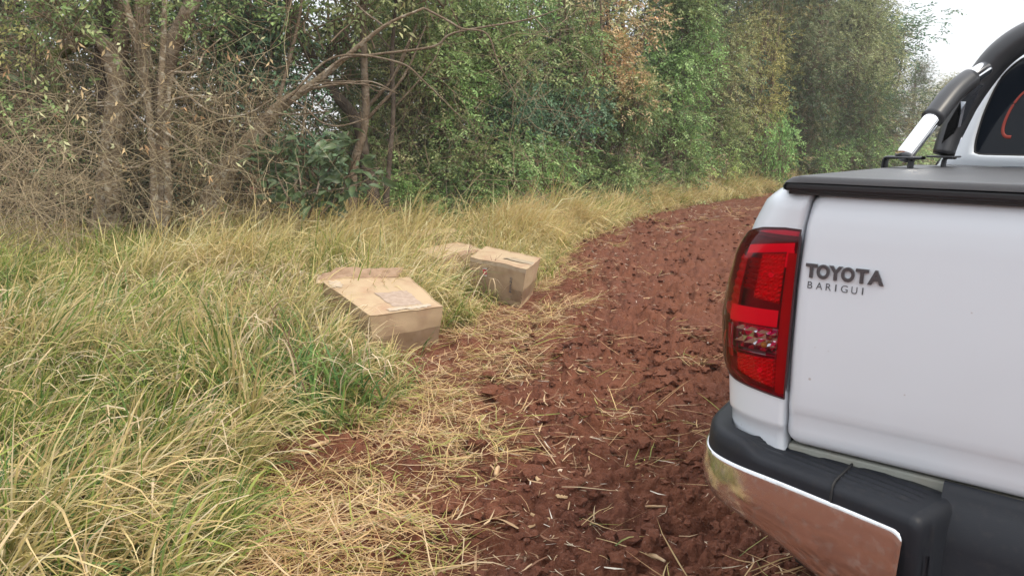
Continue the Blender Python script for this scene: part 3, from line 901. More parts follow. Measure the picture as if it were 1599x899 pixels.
add_crown(e, [(at(40, 60, 9.4), .45, 12, 'yellow'), (at(25, 130, 9.2), .35, 8, 'bright'), (at(90, -40, 9.1), .8, 26, 'mid'), (at(230, -90, 10.), .9, 26, 'olive'), (at(20, -120, 9.1), .9, 24, 'mid'), (at(160, -230, 10.), 1.1, 26, 'mid'), (at(60, 215, 9.), .25, 3, 'bright'), (at(110, 30, 8.7), .45, 11, 'mid'), (at(215, 20, 8.7), .4, 9, 'mid'), (at(60, 175, 8.8), .3, 5, 'mid'), (at(150, 215, 9.9), .5, 10, 'dark'), (at(210, 250, 10.), .5, 10, 'dark'), (at(90, 290, 9.6), .45, 8, 'olive')], .075, 501, nspr=8, csize=.2)

# --- the many stemmed tree
b = at(250, 345, 8.9); b[2] = 0
e = empty('multi_stem_tree', tuple(b)); tag(e, 'tree with several pale straight stems rising from one foot, left of the leaning trunk', 'tree')
limb(e, P_([(247, 372), (249, 318), (252, 225), (254, 150), (266, 90), (285, 38), (305, -5), (330, -90)], 8.9), [0.140, 0.110, 0.093, 0.093, 0.093, 0.088, 0.083, 0.052], 'bark', 'trunk', 12, 12, .12)
limb(e, P_([(243, 365), (240, 260), (236, 210), (229, 135), (210, 55), (194, -5), (180, -70)], 8.8), [0.061, 0.044, 0.043, 0.039, 0.038, 0.035, 0.027], 'bark_pale', 'trunk', 10, 13, .08)
limb(e, P_([(250, 190), (252, 120), (256, 40), (258, -60)], 8.7), [0.035, 0.035, 0.033, 0.027], 'bark_pale', 'trunk', 8, 14, .05)
limb(e, P_([(246, 240), (232, 150), (222, 62), (222, -10), (215, -120)], 9.05), [0.079, 0.079, 0.088, 0.083, 0.052], 'bark_pale', 'trunk', 12, 15, .14)
limb(e, P_([(256, 362), (263, 300), (259, 230), (262, 160), (270, 110)], 8.85), [0.052, 0.049, 0.044, 0.039, 0.017], 'bark_pale', 'trunk', 8, 16, .1)
for q, l in enumerate(([(256, 205), (300, 235), (340, 262), (372, 268)], [(232, 140), (205, 165), (170, 160), (130, 162)], [(254, 160), (300, 150), (350, 152), (390, 130)], [(265, 112), (305, 112), (318, 85), (345, 60)], [(268, 120), (290, 145), (330, 175), (380, 180), (425, 155)], [(250, 215), (220, 190), (195, 168), (150, 165)], [(240, 250), (200, 262), (150, 240), (100, 225)])):
    limb(e, P_(l, 8.6), list(np.linspace(.017, .006, len(l))), 'bark_pale', 'branch', 6, q, .04)
add_crown(e, [(at(300, -90, 9.6), .9, 30, 'mid'), (at(190, -150, 8.9), .9, 26, 'olive'), (at(350, 40, 9.9), .35, 10, 'teal'), (at(320, 30, 8.9), .35, 9, 'mid'), (at(300, 200, 9.9), .45, 9, 'mid'), (at(335, 255, 9.7), .4, 8, 'olive'), (at(300, -260, 9.6), 1.1, 26, 'mid')], .06, 502, nspr=12)

# --- the leaning tree with long arched boughs
b = at(320, 345, 9.4); b[2] = 0
e = empty('leaning_tree', tuple(b)); tag(e, 'tree leaning right with a lichen spotted trunk and long bare arched boughs', 'tree')
limb(e, P_([(312, 372), (335, 305), (362, 255), (400, 210), (437, 165), (487, 132), (533, 95), (600, 41), (662, 13)], 9.4, [0, 0, 0, 0, -.05, -.1, -.15, -.25, -.3]), [.20, .155, .13, .105, .068, .046, .033, .020, .013], 'bark_pale', 'trunk', 14, 21, .12)
limb(e, P_([(662, 13), (700, 33), (722, 45), (760, 53), (778, 98), (809, 156)], 9.0), [0.0140, 0.0133, 0.0125, 0.0101, 0.0086, 0.0047], 'bark', 'branch', 7, 22, .04)
limb(e, P_([(500, 128), (533, 93), (587, 85), (676, 73), (711, 51), (823, 31), (880, 12)], 9.1), [0.0234, 0.0172, 0.0156, 0.0140, 0.0125, 0.0094, 0.0047], 'bark', 'branch', 7, 23, .04)
limb(e, P_([(489, 138), (535, 131), (580, 128), (622, 147)], 9.1), [0.0172, 0.0133, 0.0109, 0.0055], 'bark', 'branch', 7, 24, .04)
limb(e, P_([(445, 160), (520, 90), (620, 97), (665, 130), (725, 190)], 9.0, [0, 0, 0, 0, 0]), [0.0156, 0.0133, 0.0117, 0.0094, 0.0047], 'bark', 'branch', 7, 25, .04)
limb(e, P_([(430, 175), (460, 60), (470, 10), (478, -60)], 9.5), [0.0273, 0.0234, 0.0203, 0.0156], 'bark', 'branch', 8, 26, .06)
limb(e, P_([(452, 155), (478, 170), (500, 190), (530, 197), (573, 186)], 9.0), [0.0109, 0.0101, 0.0101, 0.0101, 0.0086], 'bark', 'branch', 7, 27, .05)
limb(e, P_([(385, 208), (373, 203), (374, 194), (392, 191), (415, 180), (470, 178), (515, 174)], 9.05), [0.0086, 0.0094, 0.0094, 0.0094, 0.0094, 0.0078, 0.0047], 'bark', 'branch', 7, 28, .05)
limb(e, P_([(500, 128), (560, 128), (600, 140), (640, 60)], 9.2), [0.0094, 0.0086, 0.0078, 0.0047], 'bark', 'branch', 6, 29, .05)
limb(e, P_([(470, 145), (500, 131), (570, 132), (610, 142)], 8.95), [0.0109, 0.0094, 0.0078, 0.0047], 'bark', 'branch', 6, 30, .05)
limb(e, P_([(600, 41), (560, 10), (530, -40)], 9.2), [0.0109, 0.0094, 0.0062], 'bark', 'branch', 6, 31, .05)
add_crown(e, [(at(385, 20, 9.9), .42, 16, 'teal'), (at(345, 85, 9.9), .35, 12, 'teal'), (at(430, 60, 10.), .35, 13, 'teal'), (at(400, 110, 9.9), .28, 9, 'teal'), (at(450, 10, 9.7), .4, 14, 'mid'), (at(480, 215, 9.9), .3, 9, 'teal'), (at(440, 235, 9.8), .25, 7, 'teal'),
              (at(420, -110, 9.9), .9, 30, 'mid'), (at(560, -110, 9.9), .9, 30, 'mid'), (at(660, -80, 10.2), .8, 26, 'olive'), (at(560, 5, 10.), .3, 7, 'olive'), (at(505, 60, 10.8), .3, 9, 'dark'), (at(545, 110, 10.9), .25, 6, 'dark'), (at(500, 190, 10.9), .25, 7, 'dark'), (at(535, 30, 10.6), .3, 8, 'mid'), (at(480, -260, 10), 1.1, 22, 'mid')], .095, 503, nspr=7, k=5, csize=.15)

# --- three darker stems that cross the gap where the sky shows
for i, (l, Y, r0, lab) in enumerate((([(590, 345), (570, 250), (556, 187), (510, 130), (476, 67), (452, 10), (430, -80)], 10.6, .085, 'dark leaning trunk crossing the patch of open sky'),
                                     ([(548, 345), (552, 260), (570, 190), (568, 90), (567, -10), (575, -120)], 10.3, .062, 'upright grey trunk just right of the patch of open sky'),
                                     ([(600, 345), (608, 250), (614, 170), (612, 80), (622, -20), (640, -100)], 10.5, .035, 'slim upright brown trunk right of the upright grey one'))):
    b = at(l[0][0], 345, Y); b[2] = 0
    e = empty('slender_tree', tuple(b)); tag(e, lab, 'tree')
    limb(e, P_(l, Y), [r0 * 1.4] + list(np.linspace(r0, r0 * .6, len(l) - 1)), 'bark_dark' if i != 1 else 'bark', 'trunk', 10, 40 + i, .1)
    limb(e, P_([l[2], (l[2][0] + 60, l[2][1] - 70), (l[2][0] + 95, l[2][1] - 150)], Y), [r0 * .4, r0 * .3, r0 * .12], 'bark', 'branch', 6, 41 + i, .05)
    limb(e, P_([l[3], (l[3][0] - 35, l[3][1] - 50), (l[3][0] - 50, l[3][1] - 120)], Y), [r0 * .4, r0 * .3, r0 * .12], 'bark', 'branch', 6, 42 + i, .05)
    add_crown(e, [(at(l[-1][0], -120, Y), .8, 22, 'dark'), (at(l[-1][0] + 60, -40, Y + .4), .5, 12, 'mid')], .07, 520 + i, nspr=10)
b = at(463, 345, 9.8); b[2] = 0
e = empty('sapling', tuple(b)); tag(e, 'thin pale upright sapling between the leaning trunk and the large leaved shrub', 'tree')
limb(e, P_([(458, 350), (463, 262), (470, 215), (474, 195), (480, 120)], 9.8), [.03, .026, .022, .018, .008], 'bark_pale', 'trunk', 8, 50, .05)
add_crown(e, [(at(480, 120, 9.9), .2, 4, 'teal')], .06, 530, nspr=8)
# fallen pale poles in the grass at the foot of the hedge
b = at(430, 335, 9.0); b[2] = 0
e = empty('fallen_branch', tuple(b)); tag(e, 'pale fallen branch lying slantwise below the large leaved shrub', 'branch')
limb(e, P_([(395, 345), (470, 305), (555, 272), (590, 262)], 8.9), [.018, .016, .012, .006], 'bark', 'stem', 8, 51, .06)
limb(e, P_([(470, 305), (500, 300), (560, 290)], 8.85), [.015, .012, .006], 'bark_pale', 'branch', 6, 52, .06)

# --- the shrub with large single leaves
def big_leaf_mesh(seed):
    r_ = np.random.default_rng(seed); n, m = 9, 5
    u, v = np.meshgrid(np.linspace(0, 1, n), np.linspace(-1, 1, m))
    w = np.interp(u, [0, .06, .15, .4, .65, .85, 1], [.05, .06, .34, .5, .44, .24, .0]) * .42
    X = u; Y = v * w + .03 * np.sin(u * 5 + seed)
    Z = .10 * np.abs(v) * w / .2 * (1 - u * .3) - .28 * u ** 2 + .012 * np.sin(u * 22) * np.abs(v) + .03 * r_.normal() * v
    V = np.stack([X, Y, Z], -1).reshape(-1, 3)
    o = obj('leaf', V, grid_faces(m, n), MATS['big_leaf']); me = o.data; bpy.data.objects.remove(o)
    return me


LEAFS = [big_leaf_mesh(s) for s in range(5)]


def leaf_shrub(px, Y, label, stems_px, nl, lo, hi, seed, size=(.17, .30)):
    r_ = np.random.default_rng(seed)
    b = at(px, 345, Y); b[2] = 0
    e = empty('large_leaved_shrub', tuple(b)); tag(e, label, 'shrub')
    S_ = []
    for q, l in enumerate(stems_px):
        pts = P_(l, Y, list(r_.uniform(-.3, .15, len(l))))
        limb(e, pts, list(np.linspace(.014, .005, len(l))), 'bark', 'stem', 6, q, .05)
        S_.append(catmull(pts, 14))
    for j in range(nl):
        c = S_[j % len(S_)]; k = int(len(c) * r_.uniform(lo, hi)); k = min(k, len(c) - 2)
        p = c[k] + r_.normal(0, .07, 3)
        t = nrm((c[k + 1] - c[k])[None])[0]
        a = r_.uniform(0, 6.28); d = nrm((np.array([math.cos(a), math.sin(a) * .8 - .3, r_.normal(-.15, .5)]) + t * .3)[None])[0]
        up = nrm((np.array([0, -.35, .8]) + r_.normal(0, .55, 3))[None])[0]
        y = nrm(np.cross(up, d)[None])[0]; z = np.cross(d, y)
        s = r_.uniform(*size)
        M = Matrix(((d[0] * s, y[0] * s, z[0] * s, p[0] - b[0]), (d[1] * s, y[1] * s, z[1] * s, p[1] - b[1]), (d[2] * s, y[2] * s, z[2] * s, p[2] - b[2]), (0, 0, 0, 1)))
        o = bpy.data.objects.new('leaf', LEAFS[r_.integers(0, 5)]); sc.collection.objects.link(o); o.parent = e; o.matrix_local = M


leaf_shrub(480, 8.9, 'shrub with large dark drooping leaves under the leaning boughs', [[(470, 345), (440, 300), (415, 262), (400, 235)], [(475, 345), (470, 290), (462, 245), (455, 210)], [(480, 345), (495, 300), (500, 262), (515, 235)], [(490, 345), (530, 305), (545, 270), (560, 240)], [(478, 345), (505, 280), (530, 240), (545, 205)], [(472, 345), (440, 290), (430, 255), (445, 225)], [(492, 345), (535, 300), (575, 280), (592, 262)]], 280, .10, 1.0, 71, (.10, .22))
leaf_shrub(90, 8.9, 'sparse light green shrub with broad leaves among the dead twigs', [[(60, 345), (50, 250), (40, 150), (30, 70)], [(70, 345), (75, 270), (62, 215)], [(90, 345), (70, 200), (55, 90), (60, 40)]], 26, .3, 1.0, 73, (.10, .17))
leaf_shrub(360, 9.6, 'thin shrub with long dark leaves hanging above the leaning trunk', [[(360, 345), (365, 200), (372, 100), (360, 40)], [(372, 345), (385, 180), (410, 90), (430, 30)], [(365, 345), (345, 150), (335, 60), (350, 0)]], 120, .55, 1.0, 75, (.13, .24))

# --- dead tangle
def dead_twigs():
    r_ = np.random.default_rng(81)
    parts, cols = [], []
    def batch(n, xr, yr, Yr, Lr, rr, tone, down=.0, spread=1.):
        px = r_.uniform(*xr, n); py = yr[0] + (yr[1] - yr[0]) * r_.random(n) ** .95; Y = r_.uniform(*Yr, n)
        s = np.array([at(a, b_, c_) for a, b_, c_ in zip(px, py, Y)])
        k_ = s[:, 2] > .05; s = s[k_]; n = len(s)
        a = r_.uniform(0, 2 * np.pi, n); el = r_.normal(.25, .6, n)
        d = np.stack([np.cos(a) * np.cos(el), .5 * np.sin(a) * np.cos(el), np.sin(el)], 1) * spread
        L = r_.uniform(*Lr, n)
        P = [s]; m = 7
        bend = r_.normal(0, .22, (n, 3))
        for q in range(m - 1):
            d = nrm(d + bend + r_.normal(0, .16, (n, 3)) + np.array([0, 0, -down]))
            P.append(P[-1] + d * (L / (m - 1))[:, None])
        P = np.stack(P, 1); P[..., 2] = np.maximum(P[..., 2], .02)
        R = r_.uniform(*rr, n)[:, None] * np.linspace(1, .35, m)[None]
        parts.append(tubes(P, R, 3))
        c = np.array(tone)[None] * r_.uniform(.6, 1.35, (n, 1)); cols.append(np.repeat(c, m * 3, 0))
        # side twigs
        j = r_.integers(1, m - 1, n); s2 = P[np.arange(n), j]; d2 = nrm(r_.normal(size=(n, 3)) * np.array([1, .6, 1])); L2 = L * .45
        P2 = np.stack([s2, s2 + d2 * (L2 * .5)[:, None] + r_.normal(0, .02, (n, 3)), s2 + d2 * L2[:, None] + r_.normal(0, .05, (n, 3))], 1)
        parts.append(tubes(P2, R[:, :1] * np.array([[.7, .5, .3]]), 3)); cols.append(np.repeat(c, 9, 0))
    batch(620, (-60, 260), (50, 390), (8.4, 9.9), (.5, 1.5), (.002, .0055), (.34, .275, .175), .03)
    batch(330, (-60, 130), (230, 440), (6.6, 8.2), (.4, 1.1), (.002, .005), (.33, .26, .165), .06)
    batch(400, (230, 460), (150, 350), (8.8, 9.7), (.4, 1.2), (.0025, .005), (.30, .23, .14), .05)
    batch(240, (-40, 460), (0, 200), (9.0, 10.4), (.6, 1.8), (.003, .007), (.25, .19, .13), .02)
    batch(330, (440, 900), (40, 310), (10.0, 12.0), (.5, 1.6), (.0025, .005), (.26, .20, .13), .03)
    batch(110, (850, 1150), (150, 300), (14.5, 17.5), (.5, 1.2), (.003, .006), (.28, .22, .14), .03)
    batch(300, (60, 450), (110, 350), (8.0, 8.8), (.4, 1.3), (.002, .0045), (.36, .30, .19), .04)
    V, F = joinq(parts)
    o = obj('dead_twigs', V, F, MATS['twig'], cols=np.vstack(cols))
    tag(o, 'tangle of dead grey brown twigs and vines in front of the trunks', 'twigs', kind='stuff')


dead_twigs()


def twig_shreds():
    """dry leaf rags caught in the tangle"""
    r_ = np.random.default_rng(83); n = 170
    P = np.array([at(r_.uniform(-20, 430), r_.uniform(60, 400), r_.uniform(7.6, 9.4)) for _ in range(n)]); P = P[P[:, 2] > .1]; n = len(P)
    A = nrm(r_.normal(size=(n, 3)) * np.array([.5, .5, 1]) + np.array([0, 0, -1.]))
    V, F, c = sprig_leaves(P, A, rand_unit(n, r_), np.full(n, .05), 2, np.full(n, .085), np.full(n, .028), PAL['dry'][r_.integers(0, 3, n)], r_)
    o = obj('dry_leaves', V, F, MATS['leaf'], cols=c, smooth=False)
    tag(o, 'shrivelled brown leaves caught in the dead twigs', 'leaves', kind='stuff')


twig_shreds()
# ------------------------------------------------------------------ the white pickup
def paint_material():
    m = mat('white_paint', (.78, .81, .855), rough=.35, spec=.5, coat=.6)
    n, l = m.node_tree.nodes, m.node_tree.links
    b = n['Principled BSDF']; tc = n.new('ShaderNodeTexCoord')
    # a thin dust film, heavier towards the bumper, and a few small soil spots
    sp = n.new('ShaderNodeSeparateXYZ'); l.new(tc.outputs['Object'], sp.inputs[0])
    lo = n.new('ShaderNodeMapRange'); lo.inputs['From Min'].default_value = 1.15; lo.inputs['From Max'].default_value = .74
    lo.inputs['To Min'].default_value = .02; lo.inputs['To Max'].default_value = .26; l.new(sp.outputs['Z'], lo.inputs['Value'])
    t = n.new('ShaderNodeTexNoise'); t.inputs['Scale'].default_value = 7; t.inputs['Detail'].default_value = 7; l.new(tc.outputs['Object'], t.inputs['Vector'])
    mu = n.new('ShaderNodeMath'); mu.operation = 'MULTIPLY'; l.new(lo.outputs[0], mu.inputs[0]); l.new(t.outputs['Fac'], mu.inputs[1])
    x = n.new('ShaderNodeMixRGB'); x.inputs['Color1'].default_value = (.66, .705, .75, 1); x.inputs['Color2'].default_value = (.42, .37, .34, 1); l.new(mu.outputs[0], x.inputs['Fac'])
    v = n.new('ShaderNodeTexVoronoi'); v.inputs['Scale'].default_value = 26; v.inputs['Randomness'].default_value = 1; l.new(tc.outputs['Object'], v.inputs['Vector'])
    n2 = n.new('ShaderNodeTexNoise'); n2.inputs['Scale'].default_value = 9; l.new(tc.outputs['Object'], n2.inputs['Vector'])
    th = n.new('ShaderNodeMapRange'); th.inputs['From Min'].default_value = .45; th.inputs['From Max'].default_value = .72; th.inputs['To Min'].default_value = .0; th.inputs['To Max'].default_value = .085
    l.new(n2.outputs['Fac'], th.inputs['Value'])
    lt = n.new('ShaderNodeMath'); lt.operation = 'LESS_THAN'; l.new(v.outputs['Distance'], lt.inputs[0]); l.new(th.outputs[0], lt.inputs[1])
    m2 = n.new('ShaderNodeMath'); m2.operation = 'MULTIPLY'; m2.inputs[1].default_value = .5; l.new(lt.outputs[0], m2.inputs[0])
    x2 = n.new('ShaderNodeMixRGB'); l.new(x.outputs[0], x2.inputs['Color1']); x2.inputs['Color2'].default_value = (.30, .22, .18, 1); l.new(m2.outputs[0], x2.inputs['Fac'])
    l.new(x2.outputs[0], b.inputs['Base Color'])


paint_material()

mat('sill_paint', (.30, .31, .27), rough=.55, noise=(9, (.30, .27, .22), .45, .7))
mat('gap_black', (.012, .012, .013), rough=.7)
mat('black_plastic', (.014, .016, .021), rough=.5, spec=.26, noise=(60, (.03, .029, .03), .55, .95), bump=(420, .12, .002))
mat('step_rubber', (.028, .029, .033), rough=.5, spec=.5, noise=(16, (.09, .08, .075), .55, .8), bump=(300, .2, .002))
mat('vinyl_cover', (.066, .067, .072), rough=.42, spec=.5, noise=(14, (.085, .082, .08), .5, .8), bump=(260, .15, .002))
mat('rubber_seal', (.012, .013, .016), rough=.4)
mat('matt_sleeve', (.030, .031, .035), rough=.38, bump=(500, .1, .001))
mat('tyre', (.02, .02, .02), rough=.85, noise=(12, (.09, .04, .03), .5, .7))
mat('alloy', (.5, .5, .52), rough=.3, metal=1)
mat('dark_glass', (.006, .009, .014), rough=.05, spec=.22)
mat('red_paint', (.30, .035, .02), rough=.5)
mat('grey_print', (.085, .09, .10), rough=.4)
mat('badge_chrome', (.075, .08, .09), rough=.28, metal=.35, spec=.8, coat=.5)
mat('silver', (.75, .75, .77), rough=.15, metal=1)


def chrome_material():
    m = bpy.data.materials.new('dusty_chrome'); m.use_nodes = True
    n, l = m.node_tree.nodes, m.node_tree.links
    b = n['Principled BSDF']
    b.inputs['Base Color'].default_value = (.74, .755, .78, 1); b.inputs['Metallic'].default_value = 1
    b.inputs['Roughness'].default_value = .09
    tc = n.new('ShaderNodeTexCoord')
    d = n.new('ShaderNodeBsdfDiffuse'); d.inputs['Color'].default_value = (.32, .25, .21, 1)
    t = n.new('ShaderNodeTexNoise'); t.inputs['Scale'].default_value = 55; t.inputs['Detail'].default_value = 8
    l.new(tc.outputs['Object'], t.inputs['Vector'])
    mp = n.new('ShaderNodeMapRange'); mp.inputs['From Min'].default_value = .52; mp.inputs['From Max'].default_value = .85; mp.inputs['To Min'].default_value = .04; mp.inputs['To Max'].default_value = .6
    l.new(t.outputs['Fac'], mp.inputs['Value'])
    t2 = n.new('ShaderNodeTexNoise'); t2.inputs['Scale'].default_value = 9; t2.inputs['Detail'].default_value = 3
    l.new(tc.outputs['Object'], t2.inputs['Vector'])
    u = n.new('ShaderNodeBump'); u.inputs['Strength'].default_value = .10; u.inputs['Distance'].default_value = .01
    l.new(t2.outputs['Fac'], u.inputs['Height']); l.new(u.outputs[0], b.inputs['Normal'])
    mx = n.new('ShaderNodeMixShader'); l.new(mp.outputs[0], mx.inputs[0]); l.new(b.outputs[0], mx.inputs[1]); l.new(d.outputs[0], mx.inputs[2])
    l.new(mx.outputs[0], n['Material Output'].inputs['Surface'])
    MATS['dusty_chrome'] = m


chrome_material()
mat('chrome', (.85, .86, .88), rough=.04, metal=1)


def lens_material(name, tint, rough=.02, tr=.9):
    m = bpy.data.materials.new(name); m.use_nodes = True
    n, l = m.node_tree.nodes, m.node_tree.links
    n.remove(n['Principled BSDF'])
    t = n.new('ShaderNodeBsdfTransparent'); t.inputs['Color'].default_value = (*tint, 1)
    g = n.new('ShaderNodeBsdfGlossy'); g.inputs['Roughness'].default_value = rough; g.inputs['Color'].default_value = (.95, .95, 1, 1)
    f = n.new('ShaderNodeFresnel'); f.inputs['IOR'].default_value = 1.38
    mx = n.new('ShaderNodeMixShader')
    l.new(f.outputs[0], mx.inputs[0]); l.new(t.outputs[0], mx.inputs[1]); l.new(g.outputs[0], mx.inputs[2])
    l.new(mx.outputs[0], n['Material Output'].inputs['Surface'])
    MATS[name] = m


lens_material('red_lens', (.88, .02, .16))
lens_material('clear_lens', (.85, .85, .85))
lens_material('clear_glass', (.05, .055, .06))
_m = mat('lamp_red', (.72, .02, .15), rough=.3, coat=.5)
_m.node_tree.nodes['Principled BSDF'].inputs['Emission Color'].default_value = (1, .015, .2, 1)
_m.node_tree.nodes['Principled BSDF'].inputs['Emission Strength'].default_value = .12      # the tail light is on
mat('lamp_dark_red', (.28, .008, .05), rough=.25, coat=.6)
mat('lamp_mid_red', (.52, .015, .10), rough=.3, coat=.5)
mat('lamp_seal', (.05, .012, .016), rough=.4)
mat('lamp_bright', (.9, .10, .28), rough=.18, metal=.7)
mat('lamp_housing', (.16, .10, .11), rough=.35)
mat('lamp_facets', (.8, .8, .82), rough=.12, metal=1)
mat('amber', (.7, .25, .03), rough=.3)

TA = math.radians(36.2)
truck = empty('pickup_truck', (.62, 1.54, 0))
truck.rotation_euler = (0, 0, -TA)
tag(truck, 'white pickup truck at right with black step bumper edged in chrome and red tail lamp', 'pickup truck')
TW = 1.42                                                   # width of the tailgate opening; centre line at TW/2
ZT = [.40, .5, .78, .848, .90, .946, 1.0, 1.057, 1.13, 1.2, 1.263, 1.285, 1.33, 1.356]
XT = [-.120, -.128, -.134, -.140, -.145, -.150, -.156, -.160, -.152, -.138, -.118, -.111, -.09, -.066]
XL = [-.120, -.128, -.134, -.140, -.148, -.157, -.164, -.168, -.160, -.146, -.124, -.113, -.09, -.066]
CB = .12


def a_of(z, T=XT): return (-np.interp(z, ZT, T) + .024) / .98


def gx(z): return np.interp(z, [.78, .82, 1.0, 1.17, 1.27, 1.33, 1.357], [-.010, -.016, -.021, -.022, -.018, -.011, -.006])


def S(t, z, off=0., T=XT):
    """corner of the load bed: t = angle round the corner (beyond 90 degrees: metres forward along the side)"""
    t = np.asarray(t, float); z = np.asarray(z, float)
    a = a_of(z, T); q = np.minimum(t, np.pi / 2); ex = np.maximum(t - np.pi / 2, 0)
    x = -.01 - a * np.sin(q); y = CB * (1 - np.cos(q)) + ex
    nx, ny = -np.sin(q), -np.cos(q)
    x = np.where(t < .1, np.maximum(np.minimum(x, gx(z)), x), x)
    return np.stack([x + nx * off, y + ny * off, z + 0 * x], -1)


def lamp_bounds(t):
    zt = np.interp(t, [.055, .3, .7, 1.1, 1.4, 1.57, 1.69], [1.276, 1.277, 1.272, 1.258, 1.240, 1.225, 1.20])
    zb = np.interp(t, [.055, .4, .86, 1.1, 1.25, 1.4, 1.57, 1.69], [.903, .908, .912, .918, .932, .960, 1.0, 1.05])
    return zb, zt


def mir(V):
    V = np.array(V, float); V[:, 0] = TW - V[:, 0]; return V


def both(V, F):
    Fl = [tuple(f) for f in F]
    return join([(V, Fl), (mir(V), [f[::-1] for f in Fl])])


# --- load bed sides with the rounded rear corners (a hole is left for the lamps)
LAMP_T = 1.5708 + .12
ts = np.concatenate([np.linspace(.06, np.pi / 2, 22), np.pi / 2 + np.array([.06, .12, .2, .35, .5, .65, .8, .95, 1.1, 1.25, 1.4, 1.5])])
zs = np.array([.52, .60, .66, .70, .74, .78, .80, .828, .836, .845, .87, .895] + list(np.linspace(.91, 1.262, 34)) + [ 1.28, 1.30, 1.315, 1.33, 1.342, 1.350, 1.3545, 1.356])
TT, ZZ = np.meshgrid(ts, zs)
off = np.where(ZZ < .83, -.006, 0) + np.where((ZZ > 1.33), -.004 * ((ZZ - 1.33) / .026) ** 2, 0)
G = S(TT, ZZ, off)
# lean the top over
top = np.clip((ZZ - 1.325) / .031, 0, 1)
G[..., 1] += .016 * top ** 2 * np.cos(np.minimum(TT, np.pi / 2))
G[:, 0, 0] = gx(zs) - .001
rows = [G.reshape(-1, 3)]
nr, nc = TT.shape
F = []
for f in grid_faces(nr, nc, flip=False):
    r0, c0 = divmod(int(f[0]), nc)
    zc, tc_ = zs[r0] + 1e-6, ts[c0] + 1e-6
    if .908 < zc + .002 and zc < 1.26 and tc_ < LAMP_T - .01:
        zb_, zt_ = lamp_bounds(ts[min(c0 + 1, nc - 1)])
        zb2, zt2 = lamp_bounds(ts[c0])
        if tc_ < 1.15 or (zs[r0] > max(zb_, zb2) + .001 and zs[r0 + 1] < min(zt_, zt2) - .001):
            continue
    if zc < .70 and tc_ < 1.95: continue
    # wheel arch
    yy = (G[r0, c0, 1] + G[r0, min(c0 + 1, nc - 1), 1]) / 2
    if tc_ > 1.8 and (yy - 1.0) ** 2 + (zs[r0] - .40) ** 2 < .43 ** 2: continue
    F.append(tuple(int(i) for i in f))
V = G.reshape(-1, 3)
# return flange into the tailgate gap
lip = np.stack([G[:, 0, 0] + .002, G[:, 0, 1] + .05, zs], -1); o0 = len(V)
V = np.vstack([V, lip])
for i in range(3, nr - 1):
    F.append((i * nc, (i + 1) * nc, o0 + i + 1, o0 + i))
# top rail, running forward
tr = G[-1] + np.array([.07, 0, .0]); tr[:8, 1] += .04; o1 = len(V)
V = np.vstack([V, tr])
for i in range(nc - 1):
    F.append(((nr - 1) * nc + i, (nr - 1) * nc + i + 1, o1 + i + 1, o1 + i))
F = [f[::-1] for f in F]
V2, F2 = both(V, F)
obj('load_bed', V2, F2, MATS['white_paint'], truck)
Vb, Fb = join([box(.05, TW - .05, .06, 1.5, .80, .84), box(-.005, .045, .056, .10, .6, 1.345), box(TW - .045, TW + .005, .056, .10, .6, 1.345), box(-.1, TW + .1, 1.47, 1.52, .6, 1.355),
               box(-.09, .03, .06, 1.5, 1.30, 1.345), box(TW - .03, TW + .09, .06, 1.5, 1.30, 1.345)])
obj('bed_floor', Vb, Fb, MATS['gap_black'], truck, smooth=False)
V, F = box(-.008, TW + .008, .022, .075, .60, .796)
bevel(obj('rear_sill', V, F, MATS['sill_paint'], truck, smooth=False), .006)

# --- tailgate
xs_u = np.concatenate([[0, .003, .009, .018, .03], np.linspace(.07, TW - .07, 40), TW - np.array([.03, .018, .009, .003, 0])])
zs_t = np.array([.803, .806, .812, .822, .84, .868, .876, .884, .90, .95, 1.0, 1.05, 1.1, 1.15, 1.2, 1.25, 1.29, 1.306, 1.318, 1.332, 1.343, 1.351, 1.355, 1.356])
yprof = np.array([.022, .014, .008, .005, .004, .0035, .001, -.001, -.0025, -.004, -.005, -.006, -.0062, -.006, -.0055, -.004, -.002, 0, .003, .007, .011, .016, .023, .034])
XX, ZZ = np.meshgrid(xs_u, zs_t)
g = gx(ZZ) + .0055
XX2 = XX + (g) * (1 - XX / (TW / 2)) * (XX < TW / 2) - g * (XX / (TW / 2) - 1) * (XX >= TW / 2)
YY = np.repeat(yprof[:, None], len(xs_u), 1)
edge = np.minimum(XX, TW - XX)
YY = YY + .016 * np.clip(1 - edge / .018, 0, 1) ** 2
# round the corners
for zz0, sg in ((1.356, -1), (.803, 1)):
    dz = np.abs(ZZ - zz0); k = np.clip(1 - edge / .022, 0, 1) * np.clip(1 - dz / .022, 0, 1)
    ZZ = ZZ + sg * .010 * k
Gt = np.stack([XX2, YY, ZZ], -1)
nr, nc = XX.shape
V = Gt.reshape(-1, 3); F = [tuple(f) for f in grid_faces(nr, nc)]
# rim going inward
ring = [(0, c) for c in range(nc)] + [(r, nc - 1) for r in range(1, nr)] + [(nr - 1, c) for c in range(nc - 2, -1, -1)] + [(r, 0) for r in range(nr - 2, 0, -1)]
idx = [r * nc + c for r, c in ring]; back = V[idx].copy(); back[:, 1] = .05; o0 = len(V); V = np.vstack([V, back])
for i in range(len(idx)):
    j = (i + 1) % len(idx); F.append((idx[i], o0 + i, o0 + j, idx[j]))
tg = obj('tailgate', V, F, MATS['white_paint'], truck)
V, F = join([box(.60, .82, -.014, .0, 1.20, 1.255)])
bevel(obj('handle', V, F, MATS['black_plastic'], tg, smooth=False), .006)
V, F = box(.635, .785, -.024, -.012, 1.212, 1.24)
bevel(obj('grip', V, F, MATS['chrome'], tg, smooth=False), .005)


